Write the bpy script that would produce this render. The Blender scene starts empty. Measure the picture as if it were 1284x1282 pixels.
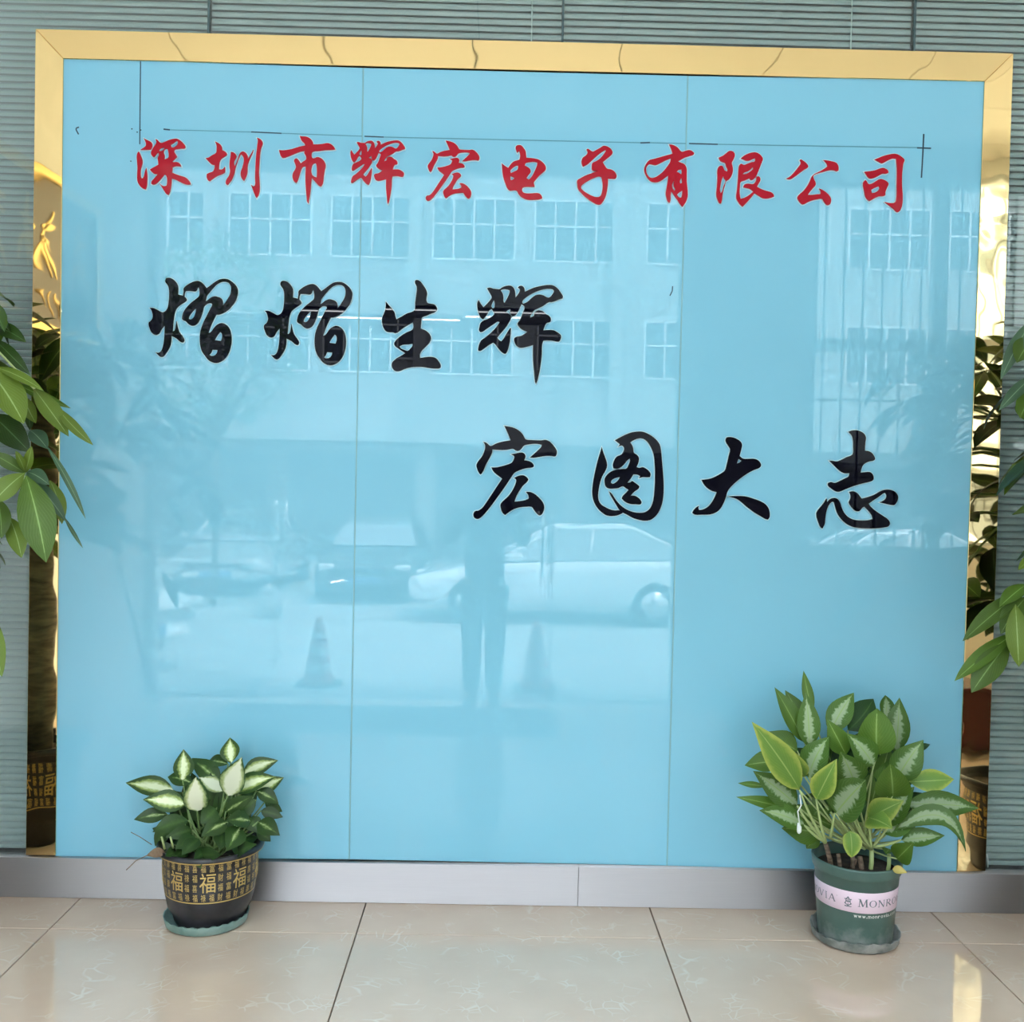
import bpy, bmesh, math, random
from mathutils import Vector, Matrix
from mathutils.geometry import tessellate_polygon

# ------------------------------------------------------------------ camera, sky, lights, exposure
SC = bpy.context.scene
COL = SC.collection
W, H = 1284.0, 1282.0
F_PX = 1285.45
YAW, PITCH, ROLL = 0.0133, -0.0226, 0.0220
CAM = Vector((0.0, -3.6, 1.472))
_cy, _sy, _cp, _sp = math.cos(YAW), math.sin(YAW), math.cos(PITCH), math.sin(PITCH)
FWD = Vector((_sy * _cp, _cy * _cp, _sp))
_rt = Vector((_cy, -_sy, 0.0))
_up = _rt.cross(FWD)
RIGHT = _rt * math.cos(ROLL) + _up * math.sin(ROLL)
UP = -_rt * math.sin(ROLL) + _up * math.cos(ROLL)
cam_d = bpy.data.cameras.new('camera')
cam_d.sensor_fit = 'HORIZONTAL'
cam_d.sensor_width = 36.0
cam_d.lens = F_PX / W * 36.0
cam_d.clip_start = 0.01
cam_d.clip_end = 500
cam = bpy.data.objects.new('camera', cam_d)
COL.objects.link(cam)
cam.matrix_world = Matrix(((RIGHT.x, UP.x, -FWD.x, CAM.x), (RIGHT.y, UP.y, -FWD.y, CAM.y),
                           (RIGHT.z, UP.z, -FWD.z, CAM.z), (0, 0, 0, 1)))
SC.camera = cam

world = bpy.data.worlds.new('hazy_sky')
SC.world = world
world.use_nodes = True
_nt = world.node_tree
_nt.nodes.clear()
_o = _nt.nodes.new('ShaderNodeOutputWorld')
_b = _nt.nodes.new('ShaderNodeBackground')
_t = _nt.nodes.new('ShaderNodeTexCoord')
_s = _nt.nodes.new('ShaderNodeSeparateXYZ')
_r = _nt.nodes.new('ShaderNodeValToRGB')
_r.color_ramp.elements[0].position = 0.0
_r.color_ramp.elements[0].color = (0.93, 0.95, 0.97, 1)
_r.color_ramp.elements[1].position = 0.9
_r.color_ramp.elements[1].color = (0.74, 0.85, 1.0, 1)
_nt.links.new(_t.outputs['Generated'], _s.inputs[0])
_nt.links.new(_s.outputs['Z'], _r.inputs[0])
_nt.links.new(_r.outputs[0], _b.inputs['Color'])
_nt.links.new(_b.outputs[0], _o.inputs['Surface'])
_b.inputs['Strength'].default_value = 6.0

sun_d = bpy.data.lights.new('sun', 'SUN')
sun_d.energy = 7.0
sun_d.angle = math.radians(12)
sun_d.color = (1.0, 0.96, 0.9)
sun = bpy.data.objects.new('sun', sun_d)
COL.objects.link(sun)
sun.location = (6, -12, 14)
sun.rotation_euler = Vector((-0.35, -0.10, -1.0)).to_track_quat('-Z', 'Y').to_euler()

SC.view_settings.view_transform = 'Standard'
SC.view_settings.look = 'None'
SC.view_settings.gamma = 1.0
SC.view_settings.use_curve_mapping = False
SC.view_settings.exposure = 1.08
SC.cycles.max_bounces = 10
SC.cycles.diffuse_bounces = 6
SC.cycles.glossy_bounces = 5
SC.cycles.transparent_max_bounces = 16
SC.cycles.use_denoising = True
SC.cycles.caustics_reflective = False
SC.cycles.caustics_refractive = False
SC.cycles.sample_clamp_indirect = 12.0

# ------------------------------------------------------------------ geometry helpers
def ray(px, py):
    return (FWD + RIGHT * ((px - W / 2) / F_PX) - UP * ((py - H / 2) / F_PX))

def at(px, py, Y):                       # the point of the plane y = Y seen at this pixel
    d = ray(px, py)
    return CAM + d * ((Y - CAM.y) / d.y)

def on_floor(px, py, z=0.0):
    d = ray(px, py)
    return CAM + d * ((z - CAM.z) / d.z)

def mir(px, py, t):                      # a point t in front of the glass that mirrors into this pixel
    p = at(px, py, t)
    return Vector((p.x, -p.y, p.z))

class MB:
    """collects shapes, then links them as one mesh object"""
    def __init__(self):
        self.v = []; self.f = []; self.uv = []; self.mi = []; self.sm = []
    def add(self, verts, faces, uvs=None, mi=0, smooth=False):
        o = len(self.v)
        self.v += [tuple(p) for p in verts]
        for k, fc in enumerate(faces):
            self.f.append([i + o for i in fc])
            self.uv.append([uvs[i] for i in fc] if uvs else None)
            self.mi.append(mi); self.sm.append(smooth)
        return self
    def box(self, a, b, mi=0):
        x0, x1 = sorted((a[0], b[0])); y0, y1 = sorted((a[1], b[1])); z0, z1 = sorted((a[2], b[2]))
        v = [(x0, y0, z0), (x1, y0, z0), (x1, y1, z0), (x0, y1, z0), (x0, y0, z1), (x1, y0, z1), (x1, y1, z1), (x0, y1, z1)]
        return self.add(v, [(0, 3, 2, 1), (4, 5, 6, 7), (0, 1, 5, 4), (1, 2, 6, 5), (2, 3, 7, 6), (3, 0, 4, 7)], mi=mi)
    def prism(self, quad, depth, mi=0):   # quad of 4 points pushed along +y by depth
        q = [Vector(p) for p in quad]; k = len(q)
        b = [p + Vector((0, depth, 0)) for p in q]
        fs = [tuple(range(k)), tuple(range(2 * k - 1, k - 1, -1))]
        for i in range(k):
            j = (i + 1) % k
            fs.append((i, i + k, j + k, j))
        return self.add(q + b, fs, mi=mi)
    def tube(self, pts, rad, seg=8, cap=True, mi=0, smooth=True, squash=None):
        pts = [Vector(p) for p in pts]; n = len(pts)
        if not isinstance(rad, (list, tuple)): rad = [rad] * n
        v = []; f = []
        ref = None
        for i, p in enumerate(pts):
            t = (pts[min(i + 1, n - 1)] - pts[max(i - 1, 0)])
            t = t.normalized() if t.length > 1e-9 else Vector((0, 0, 1))
            if ref is None: ref = Vector((0, 1, 0)) if abs(t.y) < 0.9 else Vector((1, 0, 0))
            u = t.cross(ref).normalized(); w = t.cross(u).normalized()
            for k in range(seg):
                a = 2 * math.pi * k / seg
                v.append(p + (u * math.cos(a) + w * math.sin(a)) * rad[i])
        for i in range(n - 1):
            for k in range(seg):
                k2 = (k + 1) % seg
                f.append((i * seg + k, i * seg + k2, (i + 1) * seg + k2, (i + 1) * seg + k))
        if cap:
            f.append(tuple(range(seg - 1, -1, -1))); f.append(tuple(range((n - 1) * seg, n * seg)))
        return self.add(v, f, mi=mi, smooth=smooth)
    def lathe(self, prof, seg=40, c=(0, 0, 0), mi=0, close=False, wob=None):
        v = []; f = []; uv = []
        for j, (r, z) in enumerate(prof):
            for k in range(seg):
                a = 2 * math.pi * k / seg
                dz = wob(a, j) if wob else 0
                v.append((c[0] + r * math.cos(a), c[1] + r * math.sin(a), c[2] + z + dz))
        for j in range(len(prof) - 1):
            for k in range(seg):
                k2 = (k + 1) % seg
                f.append((j * seg + k, j * seg + k2, (j + 1) * seg + k2, (j + 1) * seg + k))
        if prof[0][0] > 1e-6 and close: f.append(tuple(range(seg - 1, -1, -1)))
        if prof[-1][0] > 1e-6 and close: f.append(tuple(range((len(prof) - 1) * seg, len(prof) * seg)))
        return self.add(v, f, mi=mi, smooth=True)
    def mesh(self, name):
        me = bpy.data.meshes.new(name)
        me.from_pydata(self.v, [], self.f)
        if any(u is not None for u in self.uv):
            l = me.uv_layers.new(name='UVMap')
            for poly, u in zip(me.polygons, self.uv):
                if u:
                    for li, c in zip(poly.loop_indices, u): l.data[li].uv = c
        me.polygons.foreach_set('material_index', self.mi)
        me.polygons.foreach_set('use_smooth', self.sm)
        me.update()
        return me
    def build(self, name, mats, parent=None, label=None, bevel=0, seg=2, local=False):
        o = link(name, self.mesh(name), mats, parent, label, local)
        if bevel:
            m = o.modifiers.new('bevel', 'BEVEL'); m.width = bevel; m.segments = seg; m.limit_method = 'ANGLE'
        return o

def wm(o):
    m = o.matrix_basis.copy()
    return wm(o.parent) @ o.matrix_parent_inverse @ m if o.parent else m

def link(name, me, mats=None, parent=None, label=None, local=False):
    o = bpy.data.objects.new(name, me)
    COL.objects.link(o)
    if mats is not None:
        for m in (mats if isinstance(mats, (list, tuple)) else [mats]):
            if m.name not in [x.name for x in me.materials if x]: me.materials.append(m)
    if parent is not None:
        o.parent = parent
        o.matrix_parent_inverse = Matrix() if local else wm(parent).inverted()
    elif me is not None and me.vertices:
        lo = Vector((min(v.co.x for v in me.vertices), min(v.co.y for v in me.vertices), min(v.co.z for v in me.vertices)))
        hi = Vector((max(v.co.x for v in me.vertices), max(v.co.y for v in me.vertices), max(v.co.z for v in me.vertices)))
        c = Vector(((lo.x + hi.x) / 2, (lo.y + hi.y) / 2, lo.z))
        me.transform(Matrix.Translation(-c)); o.location = c
    if label: o['label'] = label
    return o

def thing(name, label, cat, loc=(0, 0, 0), rz=0.0, group=None):
    o = bpy.data.objects.new(name, None)
    o.empty_display_size = 0.05
    COL.objects.link(o)
    o.location = loc; o.rotation_euler = (0, 0, rz)
    return tag(o, label, cat, group)

def tag(o, label, cat, group=None):
    o['label'] = label; o['category'] = cat
    if group: o['group'] = group
    return o

def struct(o):
    o['kind'] = 'structure'
    return o

# ------------------------------------------------------------------ materials
MATS = {}
def mat(name, color=(0.8, 0.8, 0.8), rough=0.5, metal=0.0, spec=0.5, coat=0.0, coat_rough=0.02, emit=None, estr=0.0, aniso=0.0):
    if name in MATS: return MATS[name]
    m = bpy.data.materials.new(name); m.use_nodes = True
    b = m.node_tree.nodes['Principled BSDF']
    b.inputs['Base Color'].default_value = (*color, 1)
    b.inputs['Roughness'].default_value = rough
    b.inputs['Metallic'].default_value = metal
    b.inputs['Specular IOR Level'].default_value = spec
    b.inputs['Coat Weight'].default_value = coat
    b.inputs['Coat Roughness'].default_value = coat_rough
    b.inputs['Anisotropic'].default_value = aniso
    if emit:
        b.inputs['Emission Color'].default_value = (*emit, 1)
        b.inputs['Emission Strength'].default_value = estr
    m.diffuse_color = (*color, 1)
    MATS[name] = m
    return m

def nodes(m):
    nt = m.node_tree
    return nt, nt.nodes['Principled BSDF'], (lambda t: nt.nodes.new(t)), nt.links.new

def mix_noise(m, c1, c2, scale=8.0, detail=4.0, lo=0.35, hi=0.65, coord='Object', stretch=(1, 1, 1), bump=0.0, bscale=None, bdist=0.01):
    nt, b, N, L = nodes(m)
    tc = N('ShaderNodeTexCoord'); mp = N('ShaderNodeMapping'); mp.inputs['Scale'].default_value = stretch
    nz = N('ShaderNodeTexNoise'); nz.inputs['Scale'].default_value = scale; nz.inputs['Detail'].default_value = detail
    rp = N('ShaderNodeValToRGB')
    rp.color_ramp.elements[0].position = lo; rp.color_ramp.elements[0].color = (*c1, 1)
    rp.color_ramp.elements[1].position = hi; rp.color_ramp.elements[1].color = (*c2, 1)
    L(tc.outputs[coord], mp.inputs[0]); L(mp.outputs[0], nz.inputs['Vector']); L(nz.outputs['Fac'], rp.inputs[0])
    L(rp.outputs[0], b.inputs['Base Color'])
    if bump:
        n2 = N('ShaderNodeTexNoise'); n2.inputs['Scale'].default_value = bscale or scale; n2.inputs['Detail'].default_value = 1.0
        L(mp.outputs[0], n2.inputs['Vector'])
        bp = N('ShaderNodeBump'); bp.inputs['Strength'].default_value = bump; bp.inputs['Distance'].default_value = bdist
        L(n2.outputs['Fac'], bp.inputs['Height']); L(bp.outputs[0], b.inputs['Normal'])
    return m

def glass_mat(name, tint=(0.96, 0.98, 0.97), ior=1.5):
    if name in MATS: return MATS[name]
    m = bpy.data.materials.new(name); m.use_nodes = True
    nt = m.node_tree; nt.nodes.clear()
    o = nt.nodes.new('ShaderNodeOutputMaterial'); mx = nt.nodes.new('ShaderNodeMixShader')
    tr = nt.nodes.new('ShaderNodeBsdfTransparent'); tr.inputs[0].default_value = (*tint, 1)
    gl = nt.nodes.new('ShaderNodeBsdfGlossy'); gl.inputs['Roughness'].default_value = 0.0
    lw = nt.nodes.new('ShaderNodeLayerWeight'); lw.inputs['Blend'].default_value = 0.5      # same from both sides of a thin pane
    p5 = nt.nodes.new('ShaderNodeMath'); p5.operation = 'POWER'; p5.inputs[1].default_value = 5.0
    fr = nt.nodes.new('ShaderNodeMath'); fr.operation = 'MULTIPLY_ADD'; fr.inputs[1].default_value = 0.9; fr.inputs[2].default_value = ((ior - 1) / (ior + 1)) ** 2
    nt.links.new(lw.outputs['Facing'], p5.inputs[0]); nt.links.new(p5.outputs[0], fr.inputs[0])
    nt.links.new(fr.outputs[0], mx.inputs[0]); nt.links.new(tr.outputs[0], mx.inputs[1]); nt.links.new(gl.outputs[0], mx.inputs[2])
    nt.links.new(mx.outputs[0], o.inputs[0])
    MATS[name] = m
    return m

M_CYAN = mat('back_painted_glass', (0.220, 0.525, 0.695), 0.6, spec=0.0, coat=0.9, coat_rough=0.0)
M_SEAM = mat('clear_sealant', (0.20, 0.40, 0.45), 0.35)
M_GOLD = mat('mirror_gold', (0.98, 0.71, 0.345), 0.03, 1.0)
_nt, _b, N, L = nodes(M_GOLD)
_tc = N('ShaderNodeTexCoord'); _nz = N('ShaderNodeTexNoise'); _nz.inputs['Scale'].default_value = 7.0; _nz.inputs['Detail'].default_value = 0.5
_bp = N('ShaderNodeBump'); _bp.inputs['Strength'].default_value = 0.35; _bp.inputs['Distance'].default_value = 0.006
L(_tc.outputs['Object'], _nz.inputs['Vector']); L(_nz.outputs['Fac'], _bp.inputs['Height']); L(_bp.outputs[0], _b.inputs['Normal'])
M_GOLD_EDGE = mat('gold_edge', (0.90, 0.74, 0.45), 0.2, 1.0)
M_STEEL = mat('brushed_steel', (0.58, 0.56, 0.585), 0.50, 1.0, aniso=0.92)
M_STEEL.node_tree.nodes['Principled BSDF'].inputs['Anisotropic Rotation'].default_value = 0.25
_nt, _b, N, L = nodes(M_STEEL)
_tc = N('ShaderNodeTexCoord'); _mp = N('ShaderNodeMapping'); _mp.inputs['Scale'].default_value = (1.2, 1, 60)
_nz = N('ShaderNodeTexNoise'); _nz.inputs['Scale'].default_value = 6.0; _nz.inputs['Detail'].default_value = 5.0
_rp = N('ShaderNodeMapRange'); _rp.inputs['To Min'].default_value = 0.50; _rp.inputs['To Max'].default_value = 0.66
L(_tc.outputs['Object'], _mp.inputs[0]); L(_mp.outputs[0], _nz.inputs['Vector']); L(_nz.outputs['Fac'], _rp.inputs['Value']); L(_rp.outputs[0], _b.inputs['Roughness'])
_tg = N('ShaderNodeTangent'); _tg.direction_type = 'RADIAL'; _tg.axis = 'Z'
L(_tg.outputs[0], _b.inputs['Tangent'])
M_STEEL2 = mat('plain_steel', (0.6, 0.6, 0.6), 0.25, 1.0)
M_RED = mat('red_acrylic', (0.40, 0.004, 0.018), 0.4, spec=0.15, coat=0.12)
M_BLACK = mat('black_acrylic', (0.003, 0.003, 0.008), 0.5, spec=0.0, coat=0.20, coat_rough=0.0)
M_HALO = mat('lit_acrylic_edge', (0.50, 0.70, 0.76), 0.4)  # pale tone stands in for highlight and scattered light along the rim
M_INK = mat('marker_ink', (0.012, 0.035, 0.07), 0.6)
M_INK2 = mat('faint_marker_ink', (0.07, 0.24, 0.33), 0.6)
M_SLAT = mat('blind_slat', (0.31, 0.385, 0.385), 0.42)
M_CORD = mat('blind_cord', (0.50, 0.60, 0.58), 0.7)
M_RUBBER = mat('dark_sealant', (0.06, 0.10, 0.11), 0.5)
M_PANE = glass_mat('clear_pane')
M_WALL = mix_noise(mat('white_wall_paint', (0.82, 0.82, 0.79), 0.6), (0.80, 0.80, 0.77), (0.86, 0.86, 0.83), 3)
M_CEIL = mat('ceiling_board', (0.92, 0.89, 0.82), 0.6)
M_DARK = mat('dark_gap', (0.05, 0.05, 0.05), 0.8)
M_GROUT = mat('tile_grout', (0.22, 0.20, 0.18), 0.8)

def tile_mat():
    m = mat('polished_tile', (0.6, 0.55, 0.47), 0.06, spec=0.5)
    nt, b, N, L = nodes(m)
    b.inputs['IOR'].default_value = 1.85
    tc = N('ShaderNodeTexCoord')
    warp = N('ShaderNodeTexNoise'); warp.inputs['Scale'].default_value = 3.0
    add = N('ShaderNodeMixRGB'); add.blend_type = 'ADD'; add.inputs[0].default_value = 0.35
    L(tc.outputs['Object'], warp.inputs['Vector']); L(tc.outputs['Object'], add.inputs[1]); L(warp.outputs['Color'], add.inputs[2])
    vo = N('ShaderNodeTexVoronoi'); vo.feature = 'DISTANCE_TO_EDGE'; vo.inputs['Scale'].default_value = 21.0
    L(add.outputs[0], vo.inputs['Vector'])
    r1 = N('ShaderNodeValToRGB'); r1.color_ramp.elements[0].position = 0.0; r1.color_ramp.elements[0].color = (1, 1, 1, 1)
    r1.color_ramp.elements[1].position = 0.085; r1.color_ramp.elements[1].color = (0, 0, 0, 1)
    L(vo.outputs['Distance'], r1.inputs[0])
    br = N('ShaderNodeTexNoise'); br.inputs['Scale'].default_value = 9.0; br.inputs['Detail'].default_value = 2
    r2 = N('ShaderNodeValToRGB'); r2.color_ramp.elements[0].position = 0.52; r2.color_ramp.elements[1].position = 0.66
    L(tc.outputs['Object'], br.inputs['Vector']); L(br.outputs['Fac'], r2.inputs[0])
    mu = N('ShaderNodeMath'); mu.operation = 'MULTIPLY'
    L(r1.outputs[0], mu.inputs[0]); L(r2.outputs[0], mu.inputs[1])
    cl = N('ShaderNodeTexNoise'); cl.inputs['Scale'].default_value = 5.0; cl.inputs['Detail'].default_value = 6
    L(tc.outputs['Object'], cl.inputs['Vector'])
    r3 = N('ShaderNodeValToRGB'); r3.color_ramp.elements[0].position = 0.3; r3.color_ramp.elements[0].color = (0.615, 0.465, 0.365, 1)
    r3.color_ramp.elements[1].position = 0.7; r3.color_ramp.elements[1].color = (0.665, 0.515, 0.41, 1)
    L(cl.outputs['Fac'], r3.inputs[0])
    mx = N('ShaderNodeMixRGB'); mx.inputs[2].default_value = (0.70, 0.61, 0.515, 1)
    L(mu.outputs[0], mx.inputs[0]); L(r3.outputs[0], mx.inputs[1]); L(mx.outputs[0], b.inputs['Base Color'])
    return m
M_TILE = tile_mat()

def leaf_mat(name, edge, mid, centre, lo, hi, jag=0.25, jscale=(6, 14, 1), rough=0.45, rib=None, trans=0.0):
    """edge colour, margin tint, centre colour of a variegated leaf by its own uv"""
    m = mat(name, edge, rough, spec=0.3)
    nt, b, N, L = nodes(m)
    uv = N('ShaderNodeUVMap'); sp = N('ShaderNodeSeparateXYZ'); L(uv.outputs[0], sp.inputs[0])
    s = N('ShaderNodeMath'); s.operation = 'SUBTRACT'; s.inputs[1].default_value = 0.5; L(sp.outputs[0], s.inputs[0])
    a = N('ShaderNodeMath'); a.operation = 'ABSOLUTE'; L(s.outputs[0], a.inputs[0])
    mp = N('ShaderNodeMapping'); mp.inputs['Scale'].default_value = jscale; L(uv.outputs[0], mp.inputs[0])
    oi = N('ShaderNodeObjectInfo'); ad = N('ShaderNodeVectorMath'); ad.operation = 'ADD'
    L(mp.outputs[0], ad.inputs[0]); L(oi.outputs['Random'], ad.inputs[1])
    nz = N('ShaderNodeTexNoise'); nz.inputs['Scale'].default_value = 1.0; nz.inputs['Detail'].default_value = 3.0
    L(ad.outputs[0], nz.inputs['Vector'])
    k = N('ShaderNodeMath'); k.operation = 'MULTIPLY_ADD'; k.inputs[1].default_value = jag; L(nz.outputs['Fac'], k.inputs[0]); L(a.outputs[0], k.inputs[2])
    # fade the pattern towards the tip
    t = N('ShaderNodeMath'); t.operation = 'POWER'; t.inputs[1].default_value = 5.0; L(sp.outputs[1], t.inputs[0])
    k2 = N('ShaderNodeMath'); k2.operation = 'MULTIPLY_ADD'; k2.inputs[1].default_value = 0.3; L(t.outputs[0], k2.inputs[0]); L(k.outputs[0], k2.inputs[2])
    rp = N('ShaderNodeValToRGB'); e = rp.color_ramp.elements
    e[0].position = lo; e[0].color = (*centre, 1); e[1].position = hi; e[1].color = (*edge, 1)
    q = rp.color_ramp.elements.new((lo + hi) / 2); q.color = (*mid, 1)
    L(k2.outputs[0], rp.inputs[0])
    last = rp.outputs[0]
    if rib:
        r = N('ShaderNodeValToRGB'); r.color_ramp.elements[0].position = 0.012; r.color_ramp.elements[0].color = (1, 1, 1, 1)
        r.color_ramp.elements[1].position = 0.03; r.color_ramp.elements[1].color = (0, 0, 0, 1); L(a.outputs[0], r.inputs[0])
        # side veins
        vv = N('ShaderNodeMath'); vv.operation = 'MULTIPLY_ADD'; vv.inputs[1].default_value = -1.1; L(a.outputs[0], vv.inputs[0]); L(sp.outputs[1], vv.inputs[2])
        fr = N('ShaderNodeMath'); fr.operation = 'PINGPONG'; fr.inputs[1].default_value = 0.045; L(vv.outputs[0], fr.inputs[0])
        rv = N('ShaderNodeValToRGB'); rv.color_ramp.elements[0].position = 0.0; rv.color_ramp.elements[0].color = (0.18, 0.18, 0.18, 1)
        rv.color_ramp.elements[1].position = 0.012; rv.color_ramp.elements[1].color = (0, 0, 0, 1); L(fr.outputs[0], rv.inputs[0])
        mx2 = N('ShaderNodeMath'); mx2.operation = 'MAXIMUM'; L(r.outputs[0], mx2.inputs[0]); L(rv.outputs[0], mx2.inputs[1])
        mx = N('ShaderNodeMixRGB'); mx.inputs[2].default_value = (*rib, 1); L(mx2.outputs[0], mx.inputs[0]); L(last, mx.inputs[1]); last = mx.outputs[0]
    hs = N('ShaderNodeHueSaturation'); mr = N('ShaderNodeMapRange'); mr.inputs['To Min'].default_value = 0.8; mr.inputs['To Max'].default_value = 1.2
    L(oi.outputs['Random'], mr.inputs['Value']); L(mr.outputs[0], hs.inputs['Value']); L(last, hs.inputs['Color']); L(hs.outputs[0], b.inputs['Base Color'])
    return m
# ------------------------------------------------------------------ the lobby: floor, ceiling, walls
XL, XR, YR, HC = -2.62, 4.30, -4.05, 4.05       # left wall, right wall, door wall, ceiling height
YE, ZE = -3.20, -0.13                            # a step down to the landing inside the doors
NR = random.Random(7)

fl = struct(MB().box((XL - 0.3, YE + 0.012, -0.155), (XR + 0.3, 0.6, -0.012)).box((XL - 0.3, YR, -0.155), (XR + 0.3, YE + 0.012, ZE - 0.012)).build('floor', M_GROUT))
JX, JY, G = -1.4356, -0.2662, 0.0022
xs = [XL] + [JX + k for k in range(-1, 6) if XL < JX + k < XR] + [XR]
ys = [0.0] + [JY - k for k in range(0, 4) if JY - k > YE + 0.1] + [YE]
rows_y = [(ys[j], ys[j + 1], 0.0) for j in range(len(ys) - 1)] + [(YE, YR, ZE)]
for i in range(len(xs) - 1):
    for ya, yb_, zt_ in rows_y:
        m = MB()
        x0, x1, y1, y0 = xs[i] + G, xs[i + 1] - G, ya - G, yb_ + G
        v = [(x0, y0, -0.012), (x1, y0, -0.012), (x1, y1, -0.012), (x0, y1, -0.012)]
        b = 0.0012
        v += [(x0, y0, -b), (x1, y0, -b), (x1, y1, -b), (x0, y1, -b), (x0 + b, y0 + b, 0), (x1 - b, y0 + b, 0), (x1 - b, y1 - b, 0), (x0 + b, y1 - b, 0)]
        fs = [(8, 9, 10, 11)]
        for k in range(4):
            q = (k + 1) % 4
            fs += [(k, q, q + 4, k + 4), (k + 4, q + 4, q + 8, k + 8)]
        m.add([(a_, b_2, c_ + zt_) for a_, b_2, c_ in v], fs).build('tile', M_TILE, fl)
    MB().box((xs[i] + G, YE, ZE + 0.002), (xs[i + 1] - G, YE + 0.012, -0.013)).build('riser', M_TILE, fl)

ce = struct(MB().box((XL - 0.3, YR - 0.3, HC + 0.02), (XR + 0.3, 0.6, HC + 0.14)).build('ceiling', M_DARK))
P = 0.79
x = -0.17 - P * 4
while x < XR:
    y = 0.02
    while y > YR:
        x0, x1, y0, y1 = max(x, XL) + 0.004, min(x + P, XR) - 0.004, max(y - P, YR) + 0.004, min(y, 0.6) - 0.004
        if x1 - x0 > 0.02 and y1 - y0 > 0.02:
            MB().box((x0, y0, HC), (x1, y1, HC + 0.02)).build('ceiling_panel', M_CEIL, ce)
        y -= P
    x += P

struct(MB().box((XL - 0.15, YR - 0.2, -0.14), (XL, 0.1, HC)).build('wall_left', M_WALL))
struct(MB().box((XR, YR - 0.2, -0.14), (XR + 0.15, 0.1, HC)).build('wall_right', M_WALL))
M_SKIRT = mix_noise(mat('beige_skirting', (0.62, 0.57, 0.50), 0.2), (0.58, 0.53, 0.46), (0.66, 0.62, 0.55), 10)
struct(MB().box((XL, YE + 0.012, 0.001), (XL + 0.012, -0.02, 0.11)).build('baseboard_left', M_SKIRT))
struct(MB().box((XR - 0.012, YE + 0.012, 0.001), (XR, -0.02, 0.11)).build('baseboard_right', M_SKIRT))
# room behind the blinds
M_BACK = mat('dim_office_wall', (0.20, 0.22, 0.22), 0.8)
struct(MB().box((XL - 0.3, 0.5, 0), (XR + 0.3, 0.6, HC)).build('wall_front', M_BACK))

# stainless plinth under the sign and the blinds
ZB = at(640, 1086, -0.02).z
ZL = at(640, 1081, 0.0).z
m = MB()
for a, b in ((XL, 0.31), (0.31, XR)):
    m.box((a + 0.0002, -0.02, 0.001), (b - 0.0002, 0.10, ZB))
struct(m.build('baseboard_front', M_STEEL, bevel=0.0012))

# ------------------------------------------------------------------ blinds behind glass, left, right and above the sign
YP, YBL = 0.030, 0.062
SEAMS = [at(262, 20, YP).x, at(706, 20, YP).x, at(1147, 20, YP).x]
edges = [XL] + SEAMS + [XR]
PITCH_Z = 0.0247
ZTOP = 3.72

def slat_mesh(x0, x1):
    m = MB(); n = 6; w = 0.0272; v = []; th = 0.0006
    tilt = math.radians(58); prof = []
    for k in range(n + 1):
        s = k / n - 0.5
        a = s * w; bow = (0.25 - s * s) * 0.032
        # top edge leans back into the room behind, belly faces the lobby
        y = a * math.cos(tilt) * 1.0 - bow * math.sin(tilt); z = a * math.sin(tilt) + bow * math.cos(tilt)
        prof.append((y, z))
    for (y, z) in prof: v += [(x0, y, z), (x1, y, z)]
    f = [(2 * k, 2 * k + 1, 2 * k + 3, 2 * k + 2) for k in range(n)]
    m.add(v, f, smooth=True)
    return m.mesh('slat')

def blind(x0, x1, zlo, label):
    xc = (x0 + x1) / 2
    t = thing('venetian_blind', label, 'blind', (xc, YBL, zlo), group=None)
    me = slat_mesh(-(x1 - x0) / 2 + 0.004, (x1 - x0) / 2 - 0.004)
    n = int((ZTOP - 0.45 - zlo - 0.035) / PITCH_Z) if True else 0
    for k in range(n):
        o = link('slat', me, M_SLAT, t, local=True)
        o.location = (0, 0, 0.034 + k * PITCH_Z)
        o.rotation_euler = (NR.uniform(-0.02, 0.02), NR.uniform(-0.0006, 0.0006), 0)
    top = zlo + 0.034 + n * PITCH_Z
    MB().box((x0 + 0.004, YBL - 0.014, zlo), (x1 - 0.004, YBL + 0.014, zlo + 0.016)).build('bottom_rail', M_SLAT, t, bevel=0.004)
    MB().box((x0 + 0.002, YBL - 0.02, top), (x1 - 0.002, YBL + 0.02, top + 0.03)).build('headrail', M_SLAT, t, bevel=0.003)
    return t, top

ZS = ZB + 0.006
bt, TOPZ = blind(edges[0], edges[1], ZS, 'grey-green venetian blind running floor to top left of the gold-framed sign')
c = at(667, 20, YBL - 0.019).x
b2, _ = blind(edges[1], edges[2], 2.86, 'grey-green venetian blind showing above the left half of the sign')
MB().tube([(c, YBL - 0.019, 2.87), (c, YBL - 0.019, TOPZ)], 0.0022, 6).build('ladder_cord', M_CORD, b2)
b3, _ = blind(edges[2], edges[3], 2.84, 'grey-green venetian blind showing above the right half of the sign')
c = at(1068, 20, YBL - 0.019).x
MB().tube([(c, YBL - 0.019, 2.85), (c, YBL - 0.019, TOPZ)], 0.0022, 6).build('ladder_cord', M_CORD, b3)
b4, _ = blind(edges[3], edges[4], ZS, 'grey-green venetian blind running floor to top right of the gold-framed sign')
hb = at(1239, 1078, YBL - 0.02)
MB().tube([(hb.x, hb.y, hb.z - 0.03), (hb.x - 0.001, hb.y, hb.z), (hb.x - 0.005, hb.y, hb.z + 0.02)], 0.003, 6).build('cord_hook', mat('clear_plastic', (0.7, 0.75, 0.75), 0.2), b4)

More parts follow.
